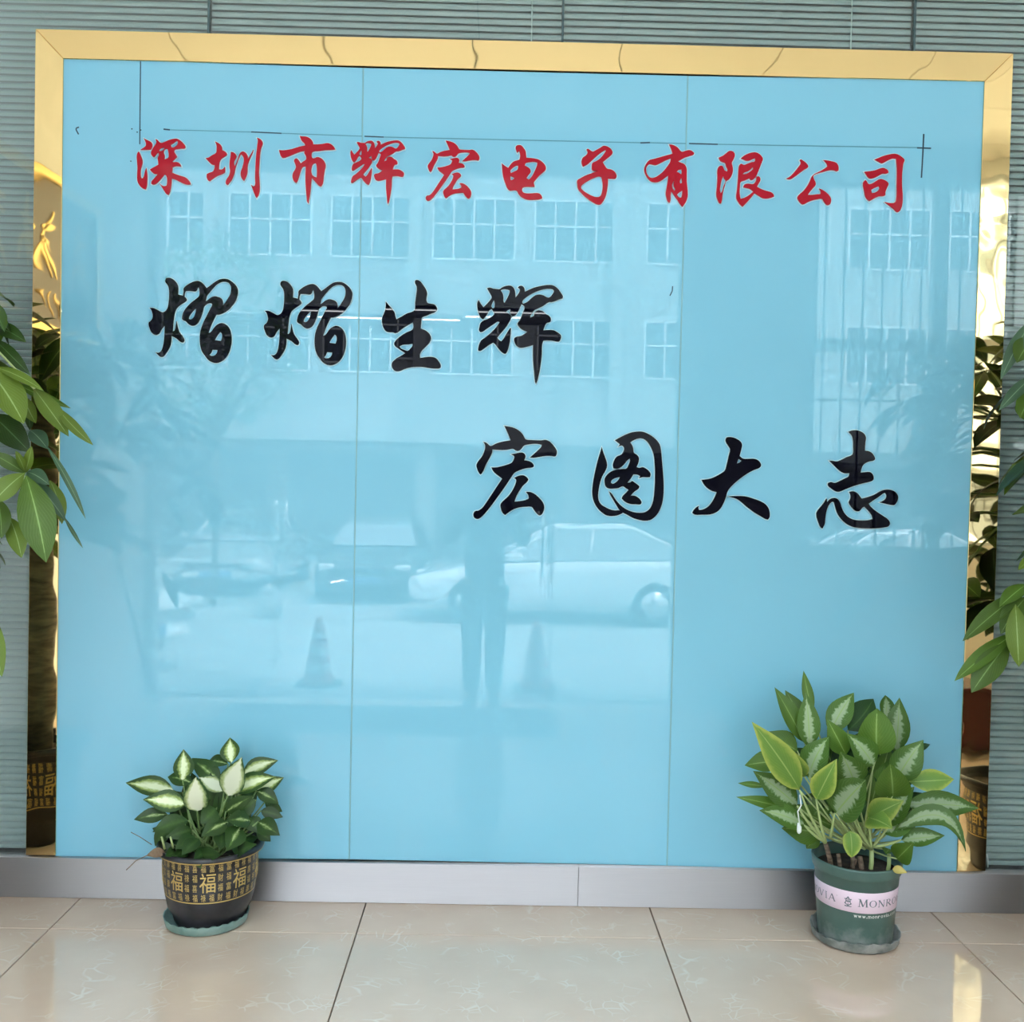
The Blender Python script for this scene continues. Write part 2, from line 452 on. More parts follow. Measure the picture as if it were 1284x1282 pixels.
for k in range(4):
    w = thing('window_%d' % (k + 2), None, None, (edges[k], YP, ZB)) if False else None
    fr = struct(MB().box((edges[k] + 0.002, YP - 0.004, ZB + 0.0005), (edges[k + 1] - 0.002, YP + 0.004, TOPZ + 0.06)).build('window_%d' % (k + 2), M_PANE))
for k, xx in enumerate(SEAMS):
    struct(MB().box((xx - 0.0035, YP - 0.006, ZB), (xx + 0.0035, YP + 0.006, TOPZ + 0.06)).build('trim_%d' % (k + 1), M_RUBBER))
# dropped lintel above the blinds
struct(MB().box((XL, -0.03, TOPZ + 0.03), (XR, 0.12, HC)).build('trim_4', M_WALL))

# ------------------------------------------------------------------ the sign: three glass panels in a gold frame
sg = thing('sign_wall', 'big pale cyan glass sign in a mirror-gold frame between the blinds', 'sign', (at(640, 1080, 0).x, 0.0, ZB))
YF = -0.006
O_TL, O_TR, O_BL, O_BR = at(44.4, 36, YF), at(1271, 66.7, YF), at(32.2, 1072.6, YF), at(1235.9, 1092.6, YF)
I_TL, I_TR, I_BL, I_BR = at(79.4, 73.4, YF), at(1234.6, 102, YF), at(69.4, 1073.2, YF), at(1200, 1094, YF)
DEP = 0.028
def strip(name_quad, tilt=None):
    m = MB(); q = [Vector(p) for p in name_quad]
    if tilt:
        for i, d in tilt.items(): q[i].y += d
    m.prism(q, DEP)
    o = m.build('frame_strip', [M_GOLD], sg, bevel=0.0012, seg=1)
    return o
e = 0.0006
strip([O_BL, I_BL, I_TL + Vector((-e, 0, 0)), O_TL + Vector((0, 0, -e))])
strip([at(44.4, 36, YF + 0.0075), I_TL, I_TR, at(1271, 66.7, YF + 0.0075)])
strip([I_BR, O_BR, O_TR + Vector((0, 0, -e)), I_TR + Vector((e, 0, 0))])
# glass panels
S1T, S1B, S2T, S2B = at(455.6, 85, 0), at(437.6, 1078, 0), at(862.6, 95, 0), at(836.4, 1086, 0)
g = Vector((0.0022, 0, 0))
tl, tr, bl, br = at(79.0, 73.0, 0), at(1235.0, 101.6, 0), at(69.0, 1075.6, 0), at(1200.5, 1096.0, 0)
for q in ([bl, S1B - g, S1T - g, tl], [S1B + g, S2B - g, S2T - g, S1T + g], [S2B + g, br, tr, S2T + g]):
    MB().prism(q, 0.008).build('glass_panel', M_CYAN, sg, bevel=0.0014, seg=2)
for a, b in ((S1T, S1B), (S2T, S2B)):
    MB().prism([b - g, b + g, a + g, a - g], 0.004).build('sealant_joint', M_SEAM, sg).location.y += 0.0012
MB().prism([bl + Vector((-0.1, 0.009, 0)), br + Vector((0.1, 0.009, 0)), O_TR + Vector((-0.01, 0.02, -0.01)), O_TL + Vector((0.01, 0.02, -0.01))], 0.006).build('backing_board', M_DARK, sg)
# pen lines ruled on the glass when the letters were set out
def pen(pts, w, mtl):
    for a, b in zip(pts[:-1], pts[1:]):
        a3, b3 = at(a[0], a[1], -0.0005), at(b[0], b[1], -0.0005)
        d = (b3 - a3).normalized(); nn = Vector((-d.z, 0, d.x)) * w * 0.0028 / 2
        MB().prism([a3 - nn, b3 - nn, b3 + nn, a3 + nn], 0.0006).build('marker_line', mtl, sg)
pen([(176.2, 77), (175.2, 181)], 1.3, M_INK)
pen([(205, 162), (213, 162.8)], 1.8, M_INK)
pen([(213, 162.8), (315, 165.5)], 0.9, M_INK2)
pen([(315, 165.5), (353, 167.2)], 1.4, M_INK)
pen([(353, 167.2), (454, 170.8)], 1.1, M_INK2)
pen([(457, 171), (481, 171.9)], 1.5, M_INK)
pen([(481, 171.9), (803, 179)], 1.2, M_INK2)
pen([(803, 179.2), (815, 178.8)], 1.7, M_INK)
pen([(815, 179), (860, 180)], 1.2, M_INK2)
pen([(864, 180), (900, 181)], 1.6, M_INK)
pen([(900, 181), (1150, 185.2)], 1.2, M_INK2)
pen([(1150, 185.4), (1167.5, 186)], 1.8, M_INK)
pen([(1158.3, 168), (1157, 196), (1155.4, 223)], 1.8, M_INK)
pen([(99, 159.5), (95.6, 160.5), (95.5, 163), (98.5, 168.5)], 1.6, M_INK)
pen([(843.4, 359), (843, 365), (840, 371)], 1.3, M_INK)
for px, py in ((165.3, 161.5), (172, 165.5), (176.5, 163), (164, 202)):
    pen([(px - 0.8, py), (px + 0.8, py + 0.3)], 1.5, M_INK)
# ------------------------------------------------------------------ the cut acrylic characters
def P2(s):
    n = [float(t) for t in s.replace(',', ' ').split()]
    return [(n[i], n[i + 1]) for i in range(0, len(n), 2)]

def smooth_loop(p, n=3, corner=62):
    k = len(p); out = []
    tang = []
    for i in range(k):
        a, b, c = Vector(p[i - 1]), Vector(p[i]), Vector(p[(i + 1) % k])
        d1, d2 = b - a, c - b
        if d1.length < 1e-6 or d2.length < 1e-6: tang.append((d1, d2)); continue
        ang = math.degrees(d1.angle(d2))
        if ang > corner: tang.append((d1, d2))
        else:
            t = (d1.normalized() + d2.normalized()).normalized()
            tang.append((t * d1.length, t * d2.length))
    for i in range(k):
        j = (i + 1) % k
        a, b = Vector(p[i]), Vector(p[j]); ta, tb = tang[i][1], tang[j][0]
        for s in range(n):
            t = s / n
            out.append(a * (2 * t**3 - 3 * t**2 + 1) + ta * (t**3 - 2 * t**2 + t) + b * (-2 * t**3 + 3 * t**2) + tb * (t**3 - t**2))
    return out

def area(p):
    return sum(p[i - 1][0] * p[i][1] - p[i][0] * p[i - 1][1] for i in range(len(p))) / 2

def offset_loop(p, d):
    """moves a counter-clockwise-positive loop outward by d"""
    k = len(p); s = 1 if area(p) > 0 else -1; out = []
    for i in range(k):
        a, b, c = p[i - 1], p[i], p[(i + 1) % k]
        n1 = Vector((b.y - a.y, a.x - b.x)); n2 = Vector((c.y - b.y, b.x - c.x))
        if n1.length > 1e-9: n1.normalize()
        if n2.length > 1e-9: n2.normalize()
        n = n1 + n2
        if n.length < 0.3: n = n2
        n.normalize()
        m = d / max(0.6, n.dot(n2))
        out.append(b + n * s * m)
    return out

def slab(m, loops, y0, y1, mi=0):
    """a flat plate with holes: loops in pixels, between depths y0 (front) and y1"""
    w = [[at(p.x, p.y, 0.0) for p in lp] for lp in loops]
    flat = [v for lp in w for v in lp]
    tris = tessellate_polygon([[Vector((v.x, v.z, 0)) for v in lp] for lp in w])
    n = len(flat)
    vs = [Vector((v.x, y0, v.z)) for v in flat] + [Vector((v.x, y1, v.z)) for v in flat]
    fs = []
    for t in tris:
        a, b, c = (flat[i] for i in t)
        cr = (b.x - a.x) * (c.z - a.z) - (b.z - a.z) * (c.x - a.x)
        t = tuple(t) if cr > 0 else tuple(reversed(t))
        fs.append(t)
    o = 0
    for li, lp in enumerate(loops):
        k = len(lp); ccw = area([(v.x, v.z) for v in w[li]]) > 0
        flip = (not ccw) if li == 0 else ccw
        for i in range(k):
            j = (i + 1) % k
            q = (o + i, o + i + n, o + j + n, o + j)
            fs.append(tuple(reversed(q)) if flip else q)
        o += k
    m.add(vs, fs, mi=mi)

def character(polys, region, mtl, label, group, tilt=(0, 0), thick=0.009):
    x0, y0, s = region
    t = thing('sign_character', label, 'character', (0, 0, 0), group=group)
    pl = []
    for loops in polys:
        pl.append([smooth_loop([(x0 + x * s, y0 + y * s) for x, y in P2(lp)]) for lp in loops])
    cs = [p for lp in pl for p in lp[0]]
    cx = (min(p.x for p in cs) + max(p.x for p in cs)) / 2; by = max(p.y for p in cs)
    t.location = at(cx, by, 0.0)
    ctr = at(cx, (by + min(p.y for p in cs)) / 2, 0.0)
    mf, mb = MB(), MB()
    for i, lp in enumerate(pl):
        slab(mf, lp, -thick - 0.0003 * i, -0.0006)
        for li, lo in enumerate(lp):               # clear rim round the coloured face, its highlight painted as pale colour
            of = offset_loop(lo, 1.1 if li == 0 else -0.8)
            a = [at(p.x, p.y, 0.0) for p in lo]; b = [at(p.x, p.y, 0.0) for p in of]; k = len(a)
            yy = -0.0032 - 0.0002 * i
            mb.add([Vector((p.x, yy, p.z)) for p in a] + [Vector((p.x, yy, p.z)) for p in b] + [Vector((p.x, -0.0004, p.z)) for p in b],
                   [(q, (q + 1) % k, k + (q + 1) % k, k + q) for q in range(k)] + [(k + q, k + (q + 1) % k, 2 * k + (q + 1) % k, 2 * k + q) for q in range(k)])
    if tilt[0] or tilt[1]:                       # glued on a touch crooked: the face leans
        mf.v = [(x, y + (z - ctr.z) * tilt[0] + (x - ctr.x) * tilt[1], z) if y < -0.0030 else (x, y, z) for x, y, z in mf.v]
    mf.build('face', mtl, t)
    mb.build('lit_edge', M_HALO, t)
    return t

YI = ["285,115 300,95 335,90 375,105 415,145 440,195 440,300 510,318 540,345 548,370 530,390 470,430 425,470 400,530 385,620 372,765 398,752 412,700 420,632 432,690 455,765 510,845 518,875 505,900 480,898 420,850 358,818 355,890 340,950 300,1020 255,1075 225,1082 200,1065 165,1028 205,1028 235,1000 255,940 270,830 275,685 230,740 205,785 170,805 140,800 110,775 85,720 75,655 110,620 125,580 122,540 105,490 85,468 130,468 190,495 245,522 280,510 310,470 325,400 332,300 325,215 310,180 285,145"]
YI2 = ["500,330 512,260 512,225 545,190 600,155 650,135 700,130 740,150 780,195 800,220 850,185 910,140 960,112 1015,102 1070,110 1120,140 1165,185 1190,240 1185,310 1160,380 1110,450 1060,500 1000,535 950,552 920,552 880,630 850,700 820,785 850,775 890,720 930,680 985,658 1040,675 1085,725 1105,790 1112,870 1100,960 1065,1055 1010,1120 950,1152 910,1158 860,1145 815,1115 785,1075 745,1020 722,950 715,850 725,750 760,650 810,550 850,470 870,428 860,412 820,408 785,430 765,455 750,520 720,600 690,655 650,685 610,690 575,672 540,638 495,612 495,570 510,520 550,460 610,400 680,345 705,320 712,270 705,225 698,200 688,215 675,245 655,260 600,255 535,255 525,280 520,335",
 "800,320 830,280 880,220 930,170 985,142 1025,138 1070,150 1100,190 1108,240 1095,300 1060,360 1020,420 998,440 1003,390 985,350 945,330 900,322 850,340 800,380 785,385 795,345",
 "670,470 660,530 635,590 600,612 575,602 580,575 610,530 650,485",
 "968,768 990,790 993,840 980,882 900,872 925,825",
 "870,990 938,995 930,1030 905,1060 865,1070 830,1055 855,1030"]
SHENG = ["497,95 505,72 530,68 565,85 600,130 635,185 650,230 640,290 650,345 690,360 735,368 765,400 770,430 750,460 700,480 640,505 585,530 575,590 570,665 630,690 680,735 697,785 680,835 630,890 575,950 560,985 560,1030 620,1020 700,1015 755,1030 795,1075 818,1125 810,1150 760,1160 690,1155 600,1140 520,1138 440,1145 370,1165 310,1190 265,1192 230,1170 210,1120 220,1080 260,1040 320,1005 380,970 340,945 290,910 250,880 240,850 260,815 320,760 390,715 470,675 475,600 468,590 400,630 330,675 262,722 230,712 160,708 130,690 105,645 90,580 95,530 115,480 135,420 140,335 165,365 205,410 245,465 258,520 270,552 330,520 400,480 460,460 492,440 502,340 518,220 520,150",
 "305,885 350,865 410,862 470,852 470,875 440,915 410,940 370,930 325,910"]
HUI = ["205,70 235,62 280,75 330,80 355,82 400,55 450,40 500,40 535,70 552,120 556,185 590,140 610,95 605,75 585,62 600,45 635,40 665,70 670,115 700,100 780,65 880,40 980,30 1030,40 1080,80 1120,135 1140,170 1135,195 1100,205 1050,225 1000,240 970,240 900,285 830,320 790,340 760,375 738,415 738,432 780,410 790,370 820,348 860,343 900,360 930,388 970,410 990,440 988,480 970,490 945,495 920,530 900,590 960,585 1030,590 1075,615 1115,650 1118,680 1095,725 1070,728 1000,715 900,715 885,760 880,880 865,1020 845,1130 820,1225 808,1248 798,1225 785,1100 772,950 772,770 720,785 660,800 610,803 570,780 545,735 540,690 560,672 620,660 680,625 705,605 690,600 640,580 590,535 580,505 600,480 625,430 645,370 670,300 665,290 630,265 600,330 570,385 540,410 515,412 495,380 492,325 460,340 428,368 470,378 500,415 500,440 470,500 430,560 370,630 330,680 350,705 380,725 410,690 450,620 490,560 500,565 492,680 470,800 445,865 430,878 395,865 350,820 300,755 280,740 220,775 160,820 120,843 95,838 95,810 130,715 180,680 250,620 310,560 360,490 340,480 290,510 200,570 150,605 125,612 105,590 110,550 125,500 160,470 210,450 290,395 292,375 262,325 235,340 200,400 160,450 140,445 105,390 85,310 85,250 100,215 130,265 160,305 200,265 255,200 262,185 240,130",
 "370,95 400,82 460,85 485,95 480,130 455,190 420,250 410,240 408,180 395,130", "290,215 298,250 295,310 275,318 258,295 270,250",
 "640,245 650,215 690,180 760,135 840,100 920,78 980,75 1020,85 1030,105 1010,145 970,185 940,180 900,158 850,148 800,158 750,195 700,240 650,262"]
HONG = [["490,45 540,52 610,70 670,100 720,145 750,195 765,218 830,228 910,232 970,232 1020,225 1065,240 1110,280 1150,330 1170,370 1165,420 1150,440 1100,435 1020,435 930,450 870,458 820,455 870,410 930,355 970,310 972,290 930,280 870,278 800,285 745,300 720,330 690,362 655,370 630,360 605,342 550,350 470,358 400,355 335,350 332,390 300,460 250,550 200,660 182,675 165,660 135,595 128,550 150,505 200,440 232,370 242,300 220,252 255,262 290,290 310,305 380,275 460,250 570,232 555,190 530,130"],
 ["575,412 620,405 680,392 720,390 750,405 765,440 748,490 790,495 840,515 870,550 870,575 845,585 780,592 700,615 620,655 580,710 500,830 400,970 300,1105 210,1210 165,1245 130,1250 95,1225 90,1180 110,1148 150,1142 200,1110 260,1030 340,910 420,790 460,730 430,705 370,660 335,615 322,582 380,582 450,568 530,545 585,520 610,480 618,440 600,425"],
 ["612,722 650,700 700,685 740,685 780,708 800,740 780,775 740,810 690,880 650,950 622,1025 690,1018 760,1005 805,985 800,945 785,920 770,900 820,900 880,925 940,975 985,1030 1005,1080 1000,1140 970,1195 945,1205 915,1185 870,1130 845,1095 770,1092 690,1100 610,1125 540,1170 500,1200 470,1175 445,1115 440,1060 470,1020 540,955 600,870 635,790 642,745 630,728"]]
TU = [["270,250 285,310 310,380 335,450 342,520 320,580 275,660 245,750 225,850 218,930 230,1000 265,1050 320,1085 400,1120 460,1130 510,1128 550,1150 560,1165 520,1185 450,1205 340,1200 280,1165 220,1110 165,1020 140,930 137,850 150,730 175,600 210,450 245,330"],
 ["450,158 520,120 600,80 680,50 770,38 830,40 890,60 960,100 1030,160 1070,220 1088,300 1100,430 1115,600 1125,780 1118,950 1095,1060 1050,1160 990,1230 930,1265 850,1272 780,1260 700,1235 620,1190 560,1160 515,1125 470,1055 420,970 385,910 370,865 400,890 450,965 520,1050 610,1115 700,1150 790,1162 860,1155 920,1120 960,1060 985,970 1000,820 1005,640 1000,480 985,350 950,260 900,180 850,142 800,132 740,145 690,170 662,190 690,230 705,280 712,330 755,360 782,400 778,460 750,530 790,540 835,530 880,550 930,595 945,630 935,670 890,672 830,670 785,685 800,655 760,635 705,632 670,690 622,745 660,742 690,720 740,755 790,795 780,825 720,870 668,925 720,925 770,950 815,1000 818,1025 805,1045 740,1045 660,1040 590,1010 545,965 560,930 600,890 640,845 600,820 560,795 500,820 430,828 360,825 325,800 310,750 310,690 340,640 400,590 480,565 560,555 610,550 640,500 660,440 658,412 630,430 580,490 530,535 470,552 430,545 422,500 440,440 475,385 540,355 570,310 578,265 555,235 525,235 495,250 520,215 490,190",
  "395,745 405,715 450,685 520,668 510,690 470,735 420,760"]]
DA = [["555,90 570,55 605,48 660,55 720,80 770,120 785,160 775,220 750,315 800,352 870,355 960,355 1010,375 1045,415 1052,455 1030,482 960,510 880,550 790,610 690,690 620,760 580,820 560,890 520,990 470,1070 410,1115 340,1138 220,1142 120,1140 85,1115 100,1085 140,1040 178,1018 172,1050 180,1075 230,1070 300,1035 360,970 400,900 430,825 370,810 300,770 250,715 215,650 270,645 350,630 430,595 500,555 545,520 570,440 600,310 618,220 590,170 560,120", "735,355 780,382 750,408 712,420"],
 ["585,888 650,880 750,878 840,885 930,910 1030,945 1110,990 1155,1045 1175,1110 1172,1180 1150,1212 1120,1205 1050,1165 950,1105 850,1030 770,960 720,925 660,902"]]
ZHI = [["520,38 560,22 620,18 680,35 725,70 742,110 735,170 728,278 780,285 820,310 850,355 858,385 845,402 790,415 740,435 705,465 685,510 672,558 730,552 790,550 820,570 840,620 830,655 790,675 700,695 600,725 480,770 400,803 365,800 300,760 260,720 262,690 295,678 345,690 410,665 480,630 525,605 535,565 480,568 430,550 370,500 310,440 275,405 320,408 370,415 430,395 500,360 575,325 582,230 578,130 560,80"],
 ["240,890 245,940 290,895 340,880 380,895 410,940 430,1000 460,1065 510,1120 580,1155 680,1168 770,1165 830,1150 815,1100 770,1040 720,990 690,1010 660,1045 630,1052 590,1030 545,980 525,935 545,890 545,840 530,805 570,795 610,805 650,840 685,890 750,875 850,840 920,800 980,778 1040,775 1100,795 1140,835 1150,880 1135,930 1100,972 1050,968 970,950 918,938 960,920 995,890 1005,850 985,815 960,825 900,870 830,915 775,955 800,990 870,1050 960,1110 1030,1165 1045,1205 1030,1240 980,1255 900,1265 780,1270 660,1265 560,1245 480,1200 420,1140 375,1070 350,990 335,935 310,930 270,970 240,1040 225,1120 212,1220 185,1270 165,1255 140,1200 110,1085 125,1045 170,990 210,940"]]
SHEN = [["240,135 290,165 345,190 390,220 405,265 395,320 375,350 320,358 250,360 180,360 230,325 275,290 285,250 270,195"],
 ["150,390 175,440 200,500 218,570 210,640 188,720 182,800 190,870 205,900 230,890 255,820 275,740 290,700 300,760 310,850 308,950 300,1040 280,1105 240,1095 180,1050 130,970 118,880 125,700 115,560 110,490 125,420"],
 ["465,155 500,170 545,215 570,230 640,210 720,175 800,155 870,150 930,180 990,235 1030,300 1015,330 950,335 880,345 830,355 815,385 850,450 870,490 830,530 785,575 800,590 860,590 900,600 940,640 950,675 900,670 830,672 785,690 775,790 850,820 940,850 1030,880 1080,920 1120,975 1130,1005 1100,1015 1020,1005 920,960 830,915 770,900 768,980 755,1080 735,1160 710,1210 680,1200 640,1150 590,1070 535,985 590,1035 640,1045 675,1035 685,960 680,880 655,835 630,828 590,880 530,950 470,1000 420,1015 385,1000 390,960 440,900 510,820 440,810 390,770 360,730 430,690 520,640 515,570 505,520 530,460 525,415 500,420 460,470 430,498 395,465 380,420 400,360 450,280 485,215",
  "750,265 800,235 860,195 890,200 885,245 850,290 800,315 765,305", "530,375 555,335 640,320 600,370 560,385", "620,395 650,345 690,340 705,380 715,470 705,510 650,535 630,540 640,480"]]
ZHEN = [["305,155 360,180 410,215 435,260 440,320 490,340 525,375 528,405 490,440 430,480 400,520 385,590 380,680 430,685 465,665 492,630 497,680 490,735 440,770 360,800 280,850 205,905 175,890 150,840 150,770 200,745 265,720 295,660 300,600 250,590 195,545 150,495 125,470 180,460 250,415 325,370 335,310 330,210"],
 ["605,350 650,360 690,390 712,440 695,480 668,530 668,590 685,620 740,480 785,370 830,345 880,365 920,420 930,490 960,440 1030,310 1020,360 970,470 925,590 915,750 885,840 850,900 815,860 790,790 795,720 825,640 845,560 850,480 830,430 795,395 760,460 690,660 670,760 620,880 545,978 515,960 515,890 570,800 590,720 580,640 582,540 600,430"],
 ["1095,85 1150,105 1195,145 1208,190 1180,270 1160,360 1145,560 1135,750 1145,900 1150,1060 1130,1160 1090,1225 1070,1190 1030,1090 985,970 1030,1005 1058,990 1062,850 1070,640 1085,400 1110,200 1115,130"]]
SHI = [["435,45 470,55 540,58 600,80 645,120 668,165 668,195 750,195 850,185 920,172 980,190 1030,235 1055,280 1000,290 880,295 770,310 665,322 645,345 655,430 680,440 740,415 790,425 840,460 875,510 888,560 870,650 855,760 840,870 810,925 780,920 720,860 645,780 635,880 625,1000 605,1130 590,1220 575,1215 555,1100 540,950 535,800 540,575 490,590 460,640 430,740 395,840 372,868 340,840 312,780 312,710 350,640 370,590 355,530 338,485 350,450 385,435 420,470 455,525 500,490 545,460 545,400 515,340 530,310 450,320 330,365 230,405 140,430 115,410 90,350 75,295 160,298 300,275 430,235 530,215 520,180 470,130",
 "650,570 680,530 715,520 728,560 735,660 730,770 690,755 650,720"]]
DIAN = [["425,115 450,85 490,75 540,85 590,140 625,200 635,270 640,330 700,335 800,345 900,375 980,435 1030,510 1030,565 990,610 900,690 830,770 790,830 800,880 805,910 740,915 650,912 570,930 555,980 570,1020 640,1045 740,1045 850,1040 910,1055 950,1105 960,1145 900,1165 780,1175 660,1170 560,1130 490,1070 440,990 380,985 310,990 270,960 220,850 175,710 155,570 145,440 200,485 275,535 320,470 380,410 450,385 500,370 515,290 505,225 490,195 460,235 440,190",
 "320,590 370,530 440,490 475,490 460,570 400,605 330,640", "320,700 370,715 405,745 345,780 325,775", "610,490 625,440 700,420 800,412 860,425 850,490 800,610 740,720 690,770 640,740 680,680 730,610 715,560 670,520"]]
ZI = [["305,155 330,140 370,165 420,195 480,170 560,125 630,85 690,95 750,130 790,180 798,220 770,260 700,320 610,395 650,460 700,520 760,530 820,560 865,620 875,665 850,705 790,710 710,705 710,780 695,920 660,1060 610,1150 560,1195 500,1190 420,1150 320,1080 210,980 140,890 130,800 130,740 190,700 290,645 400,605 520,560 440,560 410,540 405,470 415,415 490,375 560,325 630,245 675,180 660,165 600,200 520,260 420,350 330,430 240,480 220,440 210,370 235,310 300,260 325,210",
 "205,850 240,810 330,750 440,695 540,665 585,675 600,740 610,840 600,940 560,1040 500,1055 420,1035 320,985 240,930 205,890"]]
YOU = [["550,85 600,88 660,110 710,145 750,195 780,215 850,195 920,185 965,205 1000,240 990,262 920,290 830,320 750,365 710,390 760,410 820,435 860,500 865,620 865,760 880,900 880,1020 850,1110 790,1200 760,1170 700,1080 630,980 590,920 578,1000 575,1080 560,1125 535,1115 505,1040 490,960 505,860 525,740 535,640 480,680 400,735 320,760 230,745 170,690 120,600 105,530 130,450 190,370 270,345 380,315 500,280 610,250 600,200",
 "140,560 150,490 195,440 250,445 310,455 400,415 500,365 580,335 570,390 520,470 450,560 370,630 290,675 220,680 165,630", "685,575 720,540 770,530 775,580 765,620 740,600", "770,680 780,770 755,785 740,760", "640,730 628,790 640,850 665,895 640,915 610,860 605,800", "690,980 740,935 785,910 780,980 765,1035 730,1030"]]
XIAN = [["150,235 220,205 280,160 330,120 390,118 430,150 440,200 415,270 385,330 400,400 405,470 380,560 330,630 290,650 260,740 225,860 210,980 195,1050 170,1050 130,980 110,910 120,760 130,600 130,450 155,395 200,380 230,400 255,460 300,485 310,450 285,390 265,330 215,315 170,280", "235,560 250,610 275,640 245,730 215,830 190,870 175,840 185,730 210,620"],
 ["545,250 590,210 660,170 740,145 810,140 870,165 920,215 940,260 915,330 870,450 810,580 760,630 720,635 700,605 620,640 545,670 530,760 525,870 540,970 600,955 690,905 770,840 700,790 640,775 590,760 610,715 680,700 770,705 820,640 830,580 860,565 890,595 895,640 870,690 835,755 900,790 990,825 1080,850 1130,890 1140,930 1090,950 990,965 930,955 860,910 790,870 720,960 640,1050 580,1110 540,1080 490,1010 465,950 480,800 495,620 505,450 520,370 550,345 600,365 660,345 740,315 790,305 805,270 795,245 750,265 690,290 640,290 590,268", "580,530 610,500 690,470 760,405 770,430 740,460 690,500 620,530"]]
GONG = [["355,185 375,168 430,200 490,250 525,310 515,335 450,375 360,440 260,515 180,565 130,570 85,555 150,520 240,430 320,330 375,240"],
 ["830,185 900,190 1000,210 1080,235 1120,280 1135,340 1130,395 1095,408 1040,390 950,390 850,415 740,445 660,475 625,510 640,570 672,640 670,690 620,750 560,820 515,885 600,885 690,875 770,870 775,840 765,790 742,755 800,780 870,825 930,880 975,950 980,1010 960,1070 920,1090 880,1070 830,1000 805,965 720,970 620,990 520,1030 420,1075 380,1060 330,1000 305,940 330,890 420,810 500,710 560,600 600,510 640,470 740,420 850,355 910,310 900,270 860,215"]]
SI = [["295,210 370,180 460,145 560,120 650,108 710,120 780,165 830,220 810,280 795,380 785,500 785,680 795,850 790,1000 770,1080 735,1140 700,1150 640,1100 560,1035 475,970 540,985 620,990 665,970 685,900 690,700 695,450 690,300 680,200 620,195 540,225 470,265 430,280 380,260"],
 ["115,430 200,420 300,405 380,375 440,360 500,380 540,420 540,450 500,465 440,465 370,500 290,540 210,550 180,530 145,480"],
 ["90,630 130,575 155,600 185,650 220,650 300,610 390,560 450,570 520,610 545,645 520,710 485,800 485,850 450,865 370,870 300,900 205,955 170,930 130,870 110,770", "235,755 290,720 370,690 385,715 355,770 290,805 245,810"]]

def remap(polys, a, b):
    """squeeze glyph polygons from box a (x0,y0,x1,y1) into box b"""
    fx, fy = (b[2] - b[0]) / (a[2] - a[0]), (b[3] - b[1]) / (a[3] - a[1])
    return [[' '.join('%.1f,%.1f' % (b[0] + (x - a[0]) * fx, b[1] + (y - a[1]) * fy) for x, y in P2(lp)) for lp in pl] for pl in polys]

GB, GR = 'black slogan characters', 'red company-name characters'
K = 1 / 1282.0
character([YI, YI2], (180, 340, 128 * K), M_BLACK, 'black brush-style character 熠, first of the upper slogan row', GB, (0.0, 0.002))
character([YI, YI2], (180 + 144.2, 340 + 4.0, 126.9 * K), M_BLACK, 'black brush-style character 熠, second of the upper slogan row', GB, (-0.005, 0.003))
character([SHENG], (470, 345, 100 / 986), M_BLACK, 'black brush-style character 生, third of the upper slogan row', GB, (-0.008, -0.004))
character([HUI], (590, 355, 130 * K), M_BLACK, 'large black brush-style character 辉 ending the upper slogan row', GB, (-0.004, -0.003))
character(HONG, (585, 530, 124 * K), M_BLACK, 'black brush-style character 宏 starting the lower slogan row', GB, (0.004, 0.004))
character(TU, (730, 538, 116 * K), M_BLACK, 'black brush-style character 图 inside its round enclosure, lower slogan row', GB, (0.003, 0.0))
character(DA, (860, 544, 114 * K), M_BLACK, 'black brush-style character 大, third of the lower slogan row', GB, (-0.004, 0.003))
character(ZHI, (1012, 538, 126 * K), M_BLACK, 'black brush-style character 志 ending the lower slogan row', GB, (0.006, 0.002))
BH, BO = (80, 30, 1140, 1248), (90, 45, 1170, 1250)
names = ['深, first of the red company name', '圳, second of the red company name', '市, third of the red company name', '辉, fourth of the red company name',
         '宏, fifth of the red company name', '电, sixth of the red company name', '子, seventh of the red company name', '有, eighth of the red company name, across a glass seam',
         '限, ninth of the red company name', '公, last but one of the red company name', '司, last of the red company name']
sets = [(SHEN, (165, 165, 85 * K)), (ZHEN, (250, 168, 85 * K)), (SHI, (345, 168, 85 / 1184)), (remap([HUI], BH, (108, 70, 1085, 1205)), (432, 172, 85 / 1211)),
        (remap(HONG, BO, (138, 80, 1150, 1215)), (525, 172, 85 * K)), (DIAN, (620, 178, 75 / 1202)), (ZI, (715, 178, 70 / 1056)), (YOU, (800, 176, 80 / 1140)),
        (XIAN, (890, 182, 90 * K)), (GONG, (980, 190, 80 * K)), (SI, (1075, 186, 85 / 1211))]
for nm, (pl, rg) in zip(names, sets):
    character(pl, rg, M_RED, 'red brush-style character ' + nm, GR, (NR.uniform(-0.01, 0.01), NR.uniform(-0.006, 0.006)), thick=0.008)
# ------------------------------------------------------------------ the glazed entrance behind the camera (seen only as reflections)
TD = -YR
def mx(px, py=600): return mir(px, py, TD).x
X0, X1, X2, X3 = mx(186), mx(318), mx(697), mx(852)
XW1, XW2, XW3 = mx(1012), mx(1166), mx(1184)
ZH = mir(500, 206, TD).z
ZD = mir(480, 402, TD).z
ZSILL, ZWT = mir(1090, 694, TD).z, min(mir(1090, 224, TD).z, HC - 0.08)
rw = MB()
rw.box((XL - 0.3, YR - 0.2, -0.14), (X0, YR, HC)).box((X0, YR - 0.2, ZH), (XW1, YR, HC)).box((X3, YR - 0.2, -0.14), (XW1, YR, ZH))
rw.box((XW1, YR - 0.2, -0.14), (XR + 0.3, YR, ZSILL)).box((XW1, YR - 0.2, ZWT), (XR + 0.3, YR, HC))
struct(rw.build('wall_rear', M_WALL))
